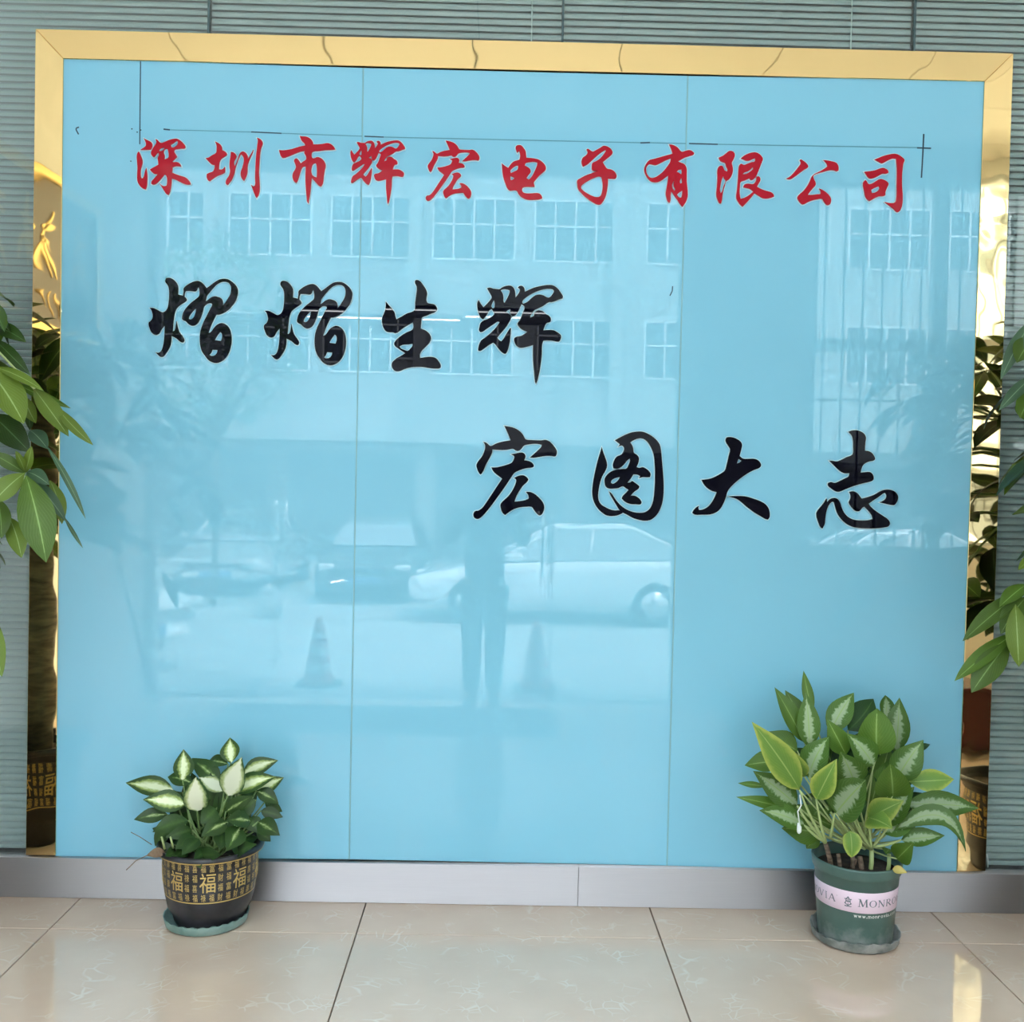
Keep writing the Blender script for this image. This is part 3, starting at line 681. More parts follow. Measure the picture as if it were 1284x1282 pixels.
struct(MB().box((X3 + 0.05, YR, ZE + 0.001), (X3 + 0.16, YR + 0.05, ZH)).build('trim_5', M_WALL))
struct(MB().box((X3 + 0.16, YR, ZE + 0.001), (XR - 0.02, YR + 0.012, ZE + 0.11)).build('baseboard_rear', M_SKIRT))
M_ALU = mat('white_window_frame', (0.62, 0.64, 0.64), 0.4)
wn = MB()
for a, b in ((XW1, XW1 + 0.05), (XW2, XW3), (XR - 0.05, XR + 0.0)):
    wn.box((a, YR - 0.12, ZSILL), (b, YR - 0.04, ZWT))
wn.box((XW1, YR - 0.12, ZSILL), (XR, YR - 0.04, ZSILL + 0.05)).box((XW1, YR - 0.12, ZWT - 0.05), (XR, YR - 0.04, ZWT))
ZTR = mir(1090, 432, TD).z
wn.box((XW1, YR - 0.12, ZTR - 0.045), (XR, YR - 0.04, ZTR + 0.045))
wo = struct(wn.build('window_1', M_ALU))
for a, b in ((XW1 + 0.05, XW2), (XW3, XR - 0.05)):
    for z0, z1 in ((ZSILL + 0.05, ZTR - 0.045), (ZTR + 0.045, ZWT - 0.05)):
        MB().box((a, YR - 0.083, z0), (b, YR - 0.077, z1)).build('pane', M_PANE, wo)
M_BAR = mat('grey_window_bar', (0.20, 0.22, 0.23), 0.5)
xx = XW1 + 0.14
while xx < XR - 0.1:
    MB().tube([(xx, YR - 0.16, ZSILL), (xx, YR - 0.16, ZWT)], 0.009, 6).build('bar', M_BAR, wo); xx += 0.148
for py in (500, 590, 604, 632):
    z = mir(1090, py, TD).z
    MB().box((XW1, YR - 0.172, z - 0.008), (XR, YR - 0.164, z + 0.008)).build('crossbar', M_BAR, wo)

# entrance: fixed lights, transom, two leaves standing open
dr = struct(MB().box((X0, YR - 0.13, ZH - 0.05), (X3, YR - 0.03, ZH)).box((X0, YR - 0.13, -0.139), (X1 - 0.04, YR - 0.03, ZE + 0.02)).box((X2 + 0.04, YR - 0.13, -0.139), (X3, YR - 0.03, ZE + 0.02))
            .box((X0, YR - 0.13, ZE), (X0 + 0.05, YR - 0.03, ZH)).box((X3 - 0.03, YR - 0.13, ZE), (X3, YR - 0.03, ZH)).build('door_1', M_STEEL2))
for a, b in ((X0 + 0.05, X1 - 0.006), (X2 + 0.006, X3 - 0.03)):
    MB().box((a, YR - 0.086, ZE + 0.02), (b, YR - 0.074, ZH - 0.05)).build('pane', M_PANE, dr)
MB().box((X1, YR - 0.086, ZD + 0.03), (X2, YR - 0.074, ZH - 0.05)).build('transom_pane', M_PANE, dr)
MB().box((X1 - 0.006, YR - 0.10, ZD - 0.03), (X2 + 0.006, YR - 0.06, ZD + 0.03)).build('header', M_BAR, dr, bevel=0.004)
for xx, s in ((X1, 1), (X2, -1)):
    lf = MB().box((xx - 0.006, YR - 1.10, -0.115), (xx + 0.006, YR - 0.11, ZD - 0.05)).build('door_leaf', M_PANE, dr)
    MB().box((xx - 0.016, YR - 0.26, -0.12), (xx + 0.016, YR - 0.10, -0.03)).build('patch_fitting', M_STEEL2, lf, bevel=0.004)
    MB().tube([(xx + s * 0.045, YR - 0.98, 0.72), (xx + s * 0.045, YR - 0.98, 1.32)], 0.014, 8).build('door_handle', M_STEEL2, lf)
    MB().box((xx - 0.02, YR - 0.12, ZE), (xx + 0.02, YR - 0.04, ZE + 0.05)).build('pivot', M_BAR, dr)
# two slim tube lamps hang under the header
M_LAMP = mat('tube_lamp_glow', (1, 1, 1), 0.3, emit=(0.95, 0.98, 1.0), estr=32.0)
for a, b, lb in ((376, 576, 'left'), (584, 690, 'right')):
    pa, pb = mir(a, 397, TD - 0.01), mir(b, 404, TD - 0.01)
    pb.z = pa.z
    t = thing('tube_lamp', 'thin white tube lamp under the entrance header, %s of the two mirrored in the glass' % lb, 'lamp', ((pa.x + pb.x) / 2, pa.y, pa.z))
    MB().tube([pa, pb], 0.0045, 8).build('tube', M_LAMP, t)
    MB().box((pa.x - 0.02, pa.y - 0.02, pa.z + 0.008), (pb.x + 0.02, pa.y + 0.02, pa.z + 0.03)).build('housing', M_BAR, t)
    MB().box((pa.x - 0.02, pa.y - 0.08, pa.z + 0.012), (pa.x + 0.01, pa.y, pa.z + 0.026)).build('bracket', M_ALU, t)

# leaning pole in the left door corner
pa, pb = mir(196, 893, 3.08), mir(164, 642, 3.17)
pa.z = 0.012; pb.x = XL + 0.03
tag(MB().tube([pa, pb], 0.017, 8).build('pole', mat('pale_grey_plastic', (0.55, 0.58, 0.58), 0.4)), 'pale pole leaning in the left entrance corner, mirrored in the glass', 'pole')
# doormat inside the threshold
M_MAT = mix_noise(mat('grey_doormat', (0.12, 0.13, 0.14), 0.95), (0.10, 0.11, 0.12), (0.16, 0.17, 0.18), 60)
tag(MB().box((X1 + 0.1, YE + 0.03, 0.001), (X2 - 0.05, YE + 0.75, 0.012)).build('doormat', M_MAT, bevel=0.004), 'dark grey doormat lying inside the entrance, mirrored as a dark band', 'doormat')
# low dark red chest right of the plants
pa, pb = mir(1200, 944, 2.3), mir(1232, 944, 2.3)
ch = thing('storage_chest', 'low dark red chest mirrored in the right gold strip', 'chest', (pb.x, -2.3, 0))
M_MAROON = mat('dark_red_lacquer', (0.07, 0.012, 0.012), 0.25)
MB().box((pa.x, -2.75, 0.03), (pb.x + 0.35, -2.3, 0.33)).build('body', M_MAROON, ch, bevel=0.006)
MB().box((pa.x - 0.012, -2.765, 0.332), (pb.x + 0.362, -2.285, 0.36)).build('lid', M_MAROON, ch, bevel=0.006)
for u in (pa.x + 0.05, pb.x + 0.30):
    for v in (-2.70, -2.35): MB().box((u - 0.02, v - 0.02, 0.0), (u + 0.02, v + 0.02, 0.03)).build('leg', M_MAROON, ch)

# carved plaque on the left wall
pq = thing('wall_plaque', 'dark brown plaque with gilt characters in a gold frame, mirrored in the left gold strip', 'plaque', (XL, -2.0, 2.31))
M_BROWN = mat('dark_brown_lacquer', (0.085, 0.055, 0.045), 0.35)
M_GILT = mat('gilt', (0.85, 0.60, 0.22), 0.35, 0.8)
Y0q, Y1q, Z0q, Z1q = -3.05, -0.95, 2.31, 3.20
MB().box((XL + 0.001, Y0q + 0.07, Z0q + 0.07), (XL + 0.02, Y1q - 0.07, Z1q - 0.07)).build('board', M_BROWN, pq)
for a, b in (((Y0q, Z0q), (Y1q, Z0q + 0.07)), ((Y0q, Z1q - 0.07), (Y1q, Z1q)), ((Y0q, Z0q + 0.07), (Y0q + 0.07, Z1q - 0.07)), ((Y1q - 0.07, Z0q + 0.07), (Y1q, Z1q - 0.07))):
    MB().box((XL + 0.001, a[0], a[1]), (XL + 0.045, b[0], b[1])).build('frame_bar', M_GILT, pq, bevel=0.012)
rq = random.Random(3)
def gilt_stroke(y, z, dy, dz, w):
    m = MB()
    n = 5; v = []
    for i in range(n + 1):
        t = i / n; ww = w * (0.35 + math.sin(math.pi * min(1, t * 0.9 + 0.15)))
        yy, zz = y + dy * t + 0.02 * math.sin(t * 4), z + dz * t
        L_ = math.hypot(dy, dz) or 1
        v += [(XL + 0.024, yy - dz / L_ * ww, zz + dy / L_ * ww), (XL + 0.024, yy + dz / L_ * ww, zz - dy / L_ * ww)]
    m.add(v, [(2 * i, 2 * i + 1, 2 * i + 3, 2 * i + 2) for i in range(n)])
    b = m.build('gilt_character_stroke', M_GILT, pq); md = b.modifiers.new('thick', 'SOLIDIFY'); md.thickness = 0.006; md.offset = 0
for k in range(5):
    yc = -2.72 + k * 0.36
    for (a, b_, c, d) in ((-0.10, 0.10, 0.20, 0.02), (0.0, 0.22, 0.0, -0.40), (-0.08, 0.02, 0.16, 0.05), (-0.02, 0.0, -0.10, -0.20), (0.03, -0.02, 0.09, -0.16)):
        gilt_stroke(yc + a + rq.uniform(-0.02, 0.02), 2.80 + b_ + rq.uniform(-0.03, 0.03), c, d, 0.014)
for k in range(16):
    gilt_stroke(-2.8 + k * 0.115, 2.50, rq.uniform(-0.01, 0.02), -0.06, 0.006)

# ------------------------------------------------------------------ forecourt outside
M_CONC = mix_noise(mat('pale_concrete', (0.55, 0.56, 0.55), 0.85), (0.27, 0.28, 0.275), (0.36, 0.37, 0.365), 1.5, 6)
def gz(y):
    return -0.14 + (y - YR) * 0.0535 if y > -11 else -0.14 + (-11 - YR) * 0.0535
gv = []
for y in (YR, -11.0, -70.0): gv += [(-45, y, gz(y)), (45, y, gz(y))]
struct(MB().add(gv, [(2, 3, 1, 0), (4, 5, 3, 2)]).build('ground', M_CONC))

# factory block across the yard
TB = 24.0
def bx_(px): return mir(px, 420, TB).x
def bz_(py): return mir(640, py, TB).z
M_FAC = mix_noise(mat('pale_facade', (0.60, 0.62, 0.60), 0.8), (0.36, 0.38, 0.37), (0.46, 0.48, 0.47), 0.8)
M_BGLASS = mat('far_window_glass', (0.08, 0.11, 0.12), 0.15, spec=0.4)
M_SHOP = mat('shop_shade', (0.12, 0.14, 0.15), 0.6)
M_WHITE = mat('white_frame_paint', (0.78, 0.80, 0.80), 0.5)
bd = thing('building', 'pale factory block with rows of white-framed windows across the yard, mirrored in the glass', 'building', (0, -TB - 4, gz(-30)))
MB().box((-26, -TB - 9, gz(-30)), (26, -TB - 0.25, 15.5)).build('wall', M_FAC, bd)
MB().box((-26.3, -TB - 9.3, 15.5), (26.3, -TB + 0.1, 16.0)).build('roof', M_FAC, bd)
ww = bx_(643) - bx_(540); per = bx_(668) - bx_(540)
pane_me = frame_me = None
rows = [(bz_(325), bz_(248)), (bz_(470), bz_(398))]
rows.append((rows[0][0] + (rows[0][0] - rows[1][0]), rows[0][1] + (rows[0][0] - rows[1][0])))
def win_meshes(w, h):
    f = MB(); t = 0.05
    for a in (0, w / 4, w / 2, 3 * w / 4, w): f.box((a - t / 2, -0.03, 0), (a + t / 2, 0.06, h))
    for z in (0, h * 0.58, h): f.box((-t / 2, -0.03, z - t / 2), (w + t / 2, 0.06, z + t / 2))
    g = MB().box((0, 0.0, 0), (w, 0.02, h))
    return f.mesh('window'), g.mesh('pane')
for (z0, z1) in rows:
    fm, gm = win_meshes(ww, z1 - z0)
    for k in range(-9, 9):
        xw = bx_(540) + k * per + (0.3 if k > 1 else 0)
        o = link('window', fm, M_WHITE, bd); o.location = (xw, -TB - 0.22, z0); o.matrix_parent_inverse = wm(bd).inverted()
        p = link('pane', gm, M_BGLASS, o, local=True)
for k in range(-6, 7):
    xp = bx_(540) + (k * 2 - 0.1) * per - 0.1
    MB().box((xp - 0.28, -TB - 0.25, 3.3), (xp + 0.05, -TB - 0.02, 15.5)).build('pilaster', M_FAC, bd)
zs = bz_(560)
MB().box((-26, -TB - 0.25, zs), (26, -TB + 1.3, zs + 0.25)).build('canopy', M_FAC, bd)
for k in range(-6, 7):
    MB().box((k * 4.0 - 1.7, -TB - 0.24, gz(-30) + 0.1), (k * 4.0 + 1.7, -TB - 0.16, zs - 0.3)).build('shutter', M_SHOP, bd)

# cars
M_CARW = mat('white_car_paint', (0.80, 0.82, 0.84), 0.25, coat=1.0)
M_CARD = mat('dark_car_paint', (0.02, 0.025, 0.03), 0.25, coat=1.0)
M_CARS = mat('silver_car_paint', (0.45, 0.47, 0.48), 0.3, 0.5, coat=1.0)
M_CGL = mat('car_glass', (0.03, 0.04, 0.045), 0.03, spec=0.9, coat=1.0)
M_CGL.node_tree.nodes['Principled BSDF'].inputs['IOR'].default_value = 2.3
M_TYRE = mat('tyre_rubber', (0.02, 0.02, 0.02), 0.8)
M_RIM = mat('alloy_rim', (0.65, 0.66, 0.67), 0.3, 0.9)
M_LENS = mat('lamp_lens', (0.75, 0.78, 0.8), 0.1)
def car(loc, rz, paint, label, paintname=''):
    t = thing('car', label, 'car', loc, rz)
    st = [(2.30, .60, .34, .58), (2.20, .78, .24, .66), (1.95, .86, .20, .73), (1.4, .89, .20, .84), (.95, .90, .20, .92), (0, .91, .20, .95), (-1.2, .90, .20, .98), (-1.8, .87, .21, .99), (-2.2, .80, .25, .95), (-2.3, .70, .34, .88)]
    m = MB(); v = []; f = []; n = 10
    for (x, hw, zb, zt) in st:
        zm = zb + (zt - zb) * 0.55
        ring = [(hw * .90, zb), (hw, zb + .12), (hw, zm), (hw * .97, zt - .05), (hw * .86, zt)]
        for (y, z) in ring: v.append((x, y, z))
        for (y, z) in reversed(ring): v.append((x, -y, z))
    for i in range(len(st) - 1):
        for k in range(n):
            k2 = (k + 1) % n
            f.append((i * n + k, i * n + k2, (i + 1) * n + k2, (i + 1) * n + k))
    f.append(tuple(range(n))); f.append(tuple(range(len(st) * n - 1, (len(st) - 1) * n - 1, -1)))
    m.add(v, f, smooth=True)
    b = m.build('body', paint, t, local=True)
    sb = b.modifiers.new('sub', 'SUBSURF'); sb.levels = 1; sb.render_levels = 1
    A, B_, C_, D_ = (1.0, .78, .91), (.12, .58, 1.40), (-1.0, .57, 1.42), (-1.95, .74, .98)
    q = lambda p, s=1: (p[0], p[1] * s, p[2])
    MB().add([q(A), q(A, -1), q(B_, -1), q(B_)], [(0, 1, 2, 3)]).build('windscreen', M_CGL, t, local=True)
    MB().add([q(D_), q(D_, -1), q(C_, -1), q(C_)], [(3, 2, 1, 0)]).build('rear_window', M_CGL, t, local=True)
    for s in (1, -1):
        MB().add([q(A, s), q(B_, s), q(C_, s), q(D_, s)], [(0, 1, 2, 3) if s > 0 else (3, 2, 1, 0)]).build('side_window', M_CGL, t, local=True)
        MB().tube([q(A, s), q(B_, s), q(C_, s), q(D_, s)], 0.035, 6).build('roof_pillar', paint, t, local=True)
        MB().tube([(-.35, .80 * s, .93), (-.42, .585 * s, 1.41)], 0.03, 6).build('door_pillar', paint, t, local=True)
        MB().box((.62, .90 * s, .92), (.82, 1.06 * s, 1.05)).build('wing_mirror', paint, t, bevel=0.04, local=True)
        MB().box((2.10, .50 * s, .56), (2.27, .76 * s, .66)).build('headlamp', M_LENS, t, bevel=0.03, local=True)
        MB().box((-2.31, .48 * s, .74), (-2.16, .76 * s, .86)).build('tail_lamp', mat('tail_lamp_red', (0.35, 0.02, 0.02), 0.2), t, bevel=0.03, local=True)
        for wx in (1.38, -1.30):
            w = MB().tube([(wx, .72 * s, .325), (wx, .92 * s, .325)], 0.325, 24).build('wheel', M_TYRE, t, bevel=0.03, local=True)
            rm = MB().tube([(wx, .915 * s, .325), (wx, .93 * s, .325)], 0.20, 20)
            for k in range(5):
                a = k * 2 * math.pi / 5
                rm.box((wx - .02, .925 * s, .325), (wx + .02, .94 * s, .335))
            rm.build('rim', M_RIM, w, local=True)
    rf = MB().add([(B_[0], -.58, 1.40), (B_[0], .58, 1.40), (C_[0], .57, 1.42), (C_[0], -.57, 1.42), (-.4, -.50, 1.46), (-.4, .50, 1.46)],
                  [(0, 1, 5, 4), (4, 5, 2, 3), (0, 4, 3), (1, 2, 5)], smooth=True)
    rf.build('roof', paint, t, local=True)
    MB().box((2.27, -.26, .36), (2.315, .26, .46)).build('number_plate', mat('blank_plate', (0.1, 0.2, 0.45), 0.4), t, local=True)
    return t
c1 = mir(705, 700, 12.1)
car((c1.x, -12.1, gz(-12.1)), math.pi, M_CARW, 'white sedan seen side-on across the yard, mirrored right of the standing person')
c2 = mir(476, 700, 15.5)
car((c2.x, -15.6, gz(-16)), math.pi / 2, M_CARD, 'dark sedan facing the entrance, mirrored left of the standing person')
a3 = math.radians(28)
car((-5.05, -6.25, gz(-6.0)), a3, M_CARW, 'white car whose wheel is mirrored at the left edge of the glass sign')
c4 = mir(320, 700, 15.5)
car((c4.x - 0.3, -16.2, gz(-16)), math.pi / 2, M_CARS, 'silver car parked left of the dark sedan, mirrored faintly')
c5 = mir(1090, 690, 12.3)
car((c5.x, -12.4, gz(-12.4)), math.pi, M_CARW, 'white car behind the barred window, mirrored below the last slogan character')
c6 = mir(905, 660, 17)
car((c6.x, -17.5, gz(-17)), math.pi, M_CARS, 'silver car behind the side-on white sedan, mirrored faintly')

# traffic cones
M_CONE = mat('traffic_cone_orange', (0.55, 0.10, 0.03), 0.5)
M_STRIPE = mat('traffic_cone_stripe', (0.75, 0.76, 0.76), 0.4)
M_CBASE = mat('black_rubber', (0.03, 0.03, 0.03), 0.7)
def cone(px, py, tcone, label):
    p = mir(px, py, tcone); z = gz(-tcone)
    t = thing('traffic_cone', label, 'cone', (p.x, -tcone, z), group='traffic cones outside the entrance')
    MB().box((-.175, -.175, 0), (.175, .175, .03)).build('base', M_CBASE, t, bevel=0.01, local=True)
    prof = [(.125, .03), (.045, .50), (.03, .56)]
    MB().lathe(prof + [(.0, .56)], 24).build('shell', M_CONE, t, local=True)
    for z0, z1 in ((.13, .19), (.27, .33), (.40, .45)):
        r = lambda z: .127 - (z - .03) * .170
        MB().lathe([(r(z0), z0), (r(z1), z1)], 24).build('stripe', M_STRIPE, t, local=True)
cone(399, 868, 4.75, 'striped traffic cone outside the door, mirrored left of the standing person')
cone(671, 872, 4.75, 'striped traffic cone outside the door, mirrored right of the standing person')
# ------------------------------------------------------------------ leaves, pots, plants
LR = random.Random(21)
def prof_broad(t): return math.sin(math.pi * min(1, t) ** 0.84) ** 0.96 * (1 - 0.2 * t ** 3)
def prof_long(t): return math.sin(math.pi * t ** 1.08) ** 0.85
def prof_round(t): return math.sin(math.pi * t ** 0.75) ** 0.62

def leaf_mesh(name, base, tip, hw, nrm, sag=0.1, fold=0.25, prof=prof_broad, n=9, side_bend=0.0, wave=0.0):
    ax = tip - base; Ln = ax.length; axn = ax.normalized()
    sd = axn.cross(nrm)
    if sd.length < 1e-4: sd = Vector((1, 0, 0))
    sd.normalize(); nn = sd.cross(axn).normalized()
    if nn.dot(nrm) < 0: nn = -nn
    v = []; uv = []; f = []
    for i in range(n + 1):
        t = i / n
        w = hw * max(prof(t), 0.0) + (0.0006 if 0 < i < n else 0.0003)
        c = base + ax * t + nn * (sag * Ln * 4 * t * (1 - t)) + sd * (side_bend * Ln * 4 * t * (1 - t))
        wv = wave * hw * math.sin(t * 9 + Ln * 50)
        v += [c - sd * w + nn * (fold * w + wv), c, c + sd * w + nn * (fold * w - wv)]
        uv += [(0, t), (0.5, t), (1, t)]
    for i in range(n):
        a = 3 * i
        f += [(a, a + 1, a + 4, a + 3), (a + 1, a + 2, a + 5, a + 4)]
    m = MB(); m.add(v, f, uv, smooth=True)
    return m.mesh(name)

def petiole(a, b, r0, r1, mtl, parent, name='petiole', bow=0.15):
    d = b - a; k = Vector((0, 0, 1)) - d.normalized() * d.normalized().z
    pts = [a + d * t + k * (bow * d.length * math.sin(math.pi * t) * (-0.4)) for t in (0, .25, .5, .75, 1)]
    return MB().tube(pts, [r0 + (r1 - r0) * t for t in (0, .25, .5, .75, 1)], 6).build(name, mtl, parent)

M_SOIL = mix_noise(mat('potting_soil', (0.03, 0.02, 0.015), 0.95), (0.018, 0.012, 0.009), (0.06, 0.04, 0.028), 40)
M_POTB = mix_noise(mat('black_pot', (0.02, 0.02, 0.024), 0.35), (0.014, 0.014, 0.018), (0.05, 0.05, 0.058), 14, 5, 0.45, 0.8)
M_GILT2 = mat('gold_print', (0.60, 0.44, 0.16), 0.35, 0.55)
M_TEAL = mix_noise(mat('teal_saucer', (0.17, 0.30, 0.28), 0.45), (0.14, 0.26, 0.24), (0.24, 0.36, 0.34), 20)
M_GPOT = mix_noise(mat('green_pot', (0.05, 0.13, 0.11), 0.35), (0.052, 0.108, 0.094), (0.078, 0.142, 0.125), 10)
_nt, _b, N, L = nodes(M_GPOT)      # dusty lower part
_tc = N('ShaderNodeTexCoord'); _sx = N('ShaderNodeSeparateXYZ'); _nz = N('ShaderNodeTexNoise'); _nz.inputs['Scale'].default_value = 30; _nz.inputs['Detail'].default_value = 5
_ma = N('ShaderNodeMath'); _ma.operation = 'MULTIPLY_ADD'; _ma.inputs[1].default_value = 0.12
_rp = N('ShaderNodeValToRGB'); _rp.color_ramp.elements[0].position = 0.075; _rp.color_ramp.elements[0].color = (1, 1, 1, 1); _rp.color_ramp.elements[1].position = 0.13; _rp.color_ramp.elements[1].color = (0, 0, 0, 1)
_mx = N('ShaderNodeMixRGB'); _mx.inputs[2].default_value = (0.22, 0.25, 0.235, 1)
_src = _b.inputs['Base Color'].links[0].from_socket
L(_tc.outputs['Object'], _sx.inputs[0]); L(_tc.outputs['Object'], _nz.inputs['Vector']); L(_nz.outputs['Fac'], _ma.inputs[0]); L(_sx.outputs['Z'], _ma.inputs[2]); L(_ma.outputs[0], _rp.inputs[0])
L(_rp.outputs[0], _mx.inputs[0]); L(_src, _mx.inputs[1]); L(_mx.outputs[0], _b.inputs['Base Color'])
M_GSAU = mix_noise(mat('dusty_saucer', (0.22, 0.24, 0.23), 0.8), (0.13, 0.15, 0.145), (0.30, 0.31, 0.30), 25, 5)
M_PINK = mat('pink_label', (0.72, 0.56, 0.66), 0.5)
M_LTXT = mat('grey_label_print', (0.10, 0.13, 0.15), 0.5)
M_WTXT = mat('white_label_print', (0.80, 0.82, 0.80), 0.5)
M_PET = mat('green_stalk', (0.16, 0.25, 0.08), 0.45)
M_PETL = mat('pale_stalk', (0.34, 0.42, 0.17), 0.45)
M_CANE = mix_noise(mat('brown_cane', (0.12, 0.08, 0.055), 0.8), (0.07, 0.045, 0.03), (0.20, 0.14, 0.10), 40, stretch=(1, 1, 3))
M_BARK = mix_noise(mat('trunk_bark', (0.15, 0.12, 0.085), 0.85), (0.09, 0.07, 0.05), (0.22, 0.18, 0.13), 12, stretch=(1, 1, 4), bump=0.4, bscale=25, bdist=0.006)

GLY = {}
def glyph(ch):
    """flat triangles of one character of Blender's own font, scaled to a unit box"""
    if ch in GLY: return GLY[ch]
    cu = bpy.data.curves.new('glyph', 'FONT'); cu.body = ch; cu.size = 1.0; cu.resolution_u = 2
    ob = bpy.data.objects.new('glyph', cu); COL.objects.link(ob)
    dg = bpy.context.evaluated_depsgraph_get()
    me = bpy.data.meshes.new_from_object(ob.evaluated_get(dg))
    bpy.data.objects.remove(ob); bpy.data.curves.remove(cu)
    v = [p.co.copy() for p in me.vertices]; f = [tuple(p.vertices) for p in me.polygons]
    bpy.data.meshes.remove(me)
    if v:
        x0, x1 = min(p.x for p in v), max(p.x for p in v); y0, y1 = min(p.y for p in v), max(p.y for p in v)
        v = [((p.x - x0) / max(x1 - x0, 1e-6), (p.y - y0) / max(y1 - y0, 1e-6)) for p in v]
    GLY[ch] = (v, f, (x1 - x0) / max(y1 - y0, 1e-6) if v else 1)
    return GLY[ch]

def wrap(m, tri, ang0, ang1, z0, z1, rfun, off=0.0008, mi=0):
    """bends flat unit-box triangles round a pot; ang is measured from the side facing -y, positive to the right"""
    v, f = tri
    out = []
    for x, y in v:
        a = ang0 + (ang1 - ang0) * x; z = z0 + (z1 - z0) * y; r = rfun(z) + off
        out.append((r * math.sin(a), -r * math.cos(a), z))
    m.add(out, f, mi=mi)

def gilt_pot(parent, c, r_rim, hgt, r_base, zt, zb, turn=0.0, belly=0.90):
    """bellied black pot with a rolled rim and gold print"""
    rb = r_rim * belly
    pr = [(0.0, 0.0), (r_base, 0.0), (r_base * 1.05, 0.01), (r_base * 1.12, hgt * .14), (r_base * 1.24, hgt * .22), (rb * .925, hgt * .34), (rb * .985, hgt * .58), (rb * 1.0, hgt * .90), (r_rim, hgt * .93), (r_rim * 1.015, hgt * .965), (r_rim, hgt), (r_rim * .95, hgt), (r_rim * .88, hgt * .94), (r_rim * .86, hgt * .85)]
    def rfun(z):
        for (ra, za), (rb_, zb_) in zip(pr[1:], pr[2:]):
            if za <= z <= zb_: return ra + (rb_ - ra) * (z - za) / max(zb_ - za, 1e-6)
        return rb
    pot = MB().lathe(pr, 56, c).build('pot', M_POTB, parent)
    ln = MB()
    for z in (zt, zb):
        ln.lathe([(rfun(z - .002) + .0006, z - .002), (rfun(z) + .0012, z), (rfun(z + .002) + .0006, z + .002)], 56)
    ln.v = [(x + c[0], y + c[1], z + c[2]) for x, y, z in ln.v]
    ln.build('gold_line', M_GILT2, pot)
    n = 9; step = 2 * math.pi / n
    rows = [zb + (zt - zb) * q for q in (0.04, 0.28, 0.52, 0.76)]
    hh = (zt - zb) * 0.185
    seals = MB(); bigs = []
    sc = '福壽福祿福喜福財福富'
    k = 0
    for i in range(n):
        a0 = turn + (i - n // 2) * step
        for ri, z in enumerate(rows):
            for ci in range(4):
                if ci in (1, 2) and ri in (1, 2): continue
                a = a0 + (ci - 1.5) * step / 4
                g_ = glyph(sc[(k * 7 + ri) % len(sc)]); k += 1
                wrap(seals, g_[:2], a - step * .075, a + step * .075, z, z + hh, rfun)
        b = MB(); g_ = glyph('福')
        zz0, zz1 = rows[1] - .002, rows[2] + hh + .004
        wrap(b, g_[:2], a0 - step * .235, a0 + step * .235, zz0, zz1, rfun, 0.0011)
        b.v = [(x + c[0], y + c[1], z + c[2]) for x, y, z in b.v]
        o = b.build('gold_character', M_GILT2, pot)
        md = o.modifiers.new('bold', 'SOLIDIFY'); md.thickness = 0.0012
    seals.v = [(x + c[0], y + c[1], z + c[2]) for x, y, z in seals.v]
    seals.build('gold_seal_script', M_GILT2, pot)
    MB().lathe([(r_rim * .87, hgt * .86), (r_rim * .5, hgt * .885), (0.0, hgt * .89)], 32, c).build('soil', M_SOIL, parent)
    return pot

def grow(plant, rows, Yc, spread, org, scale, mats, hub, zmin, pet_mtl, fold=0.22, pet=True, dmap=(0.20, 0.42)):
    """leaves read off the photograph: tip, base, half width, material, depth 0 (by the wall) .. 1 (nearest), bend"""
    for row in rows:
        (tx, ty), (bx, by), hw, mk, dep = row[:5]
        sag = row[5] if len(row) > 5 else LR.uniform(0.03, 0.10)
        pf = row[6] if len(row) > 6 else prof_broad
        yb = min(Yc - (dep - .5) * dmap[0], -0.03); yt = min(Yc - (dep - .5) * dmap[1], -0.022)
        B = at(org[0] + bx * scale, org[1] + by * scale, yb); T = at(org[0] + tx * scale, org[1] + ty * scale, yt)
        w = hw * scale * (CAM - B).length / F_PX
        view = (CAM - (B + T) / 2).normalized()
        nrm = (view + Vector((LR.uniform(-.35, .35), 0, LR.uniform(0.0, .55)))).normalized()
        me = leaf_mesh('leaf', B, T, w * 1.06, nrm, sag, fold * LR.uniform(.6, 1.4), pf, wave=LR.uniform(0, .06), side_bend=LR.uniform(-.04, .04))
        link('leaf', me, mats[mk], plant)
        if pet:
            h = Vector((hub[0] + LR.uniform(-spread, spread), hub[1] + LR.uniform(-spread, spread), zmin))
            petiole(h, B, 0.0042, 0.0022, pet_mtl, plant)

# --- variegated plant in the black pot, left
LP = 'deep green edge'
M_L0 = leaf_mat('dark_green_leaf', (0.024, 0.058, 0.013), (0.034, 0.076, 0.017), (0.052, 0.108, 0.024), 0.10, 0.32, 0.2)
M_L1 = leaf_mat('green_leaf_pale_streak', (0.026, 0.062, 0.013), (0.10, 0.18, 0.04), (0.46, 0.54, 0.26), 0.10, 0.30, 0.28, (9, 8, 1))
M_L2 = leaf_mat('cream_hearted_leaf', (0.026, 0.062, 0.013), (0.26, 0.34, 0.09), (0.66, 0.72, 0.48), 0.22, 0.47, 0.24, (9, 9, 1))
M_L3 = leaf_mat('cream_leaf_green_rim', (0.030, 0.085, 0.022), (0.42, 0.50, 0.22), (0.74, 0.78, 0.60), 0.36, 0.60, 0.22, (9, 9, 1))
O1, S1 = (140.0, 900.0), 240 / 1026
PLX = at(264, 1100, -0.19).x
pl1 = thing('potted_plant', 'cream-and-green leaved plant in a black pot printed with gold characters', 'potted plant', (PLX, -0.19, 0.014))
gilt_pot(pl1, (PLX, -0.19, 0.014), 0.172, 0.256, 0.110, 0.240, 0.105, turn=0.21)
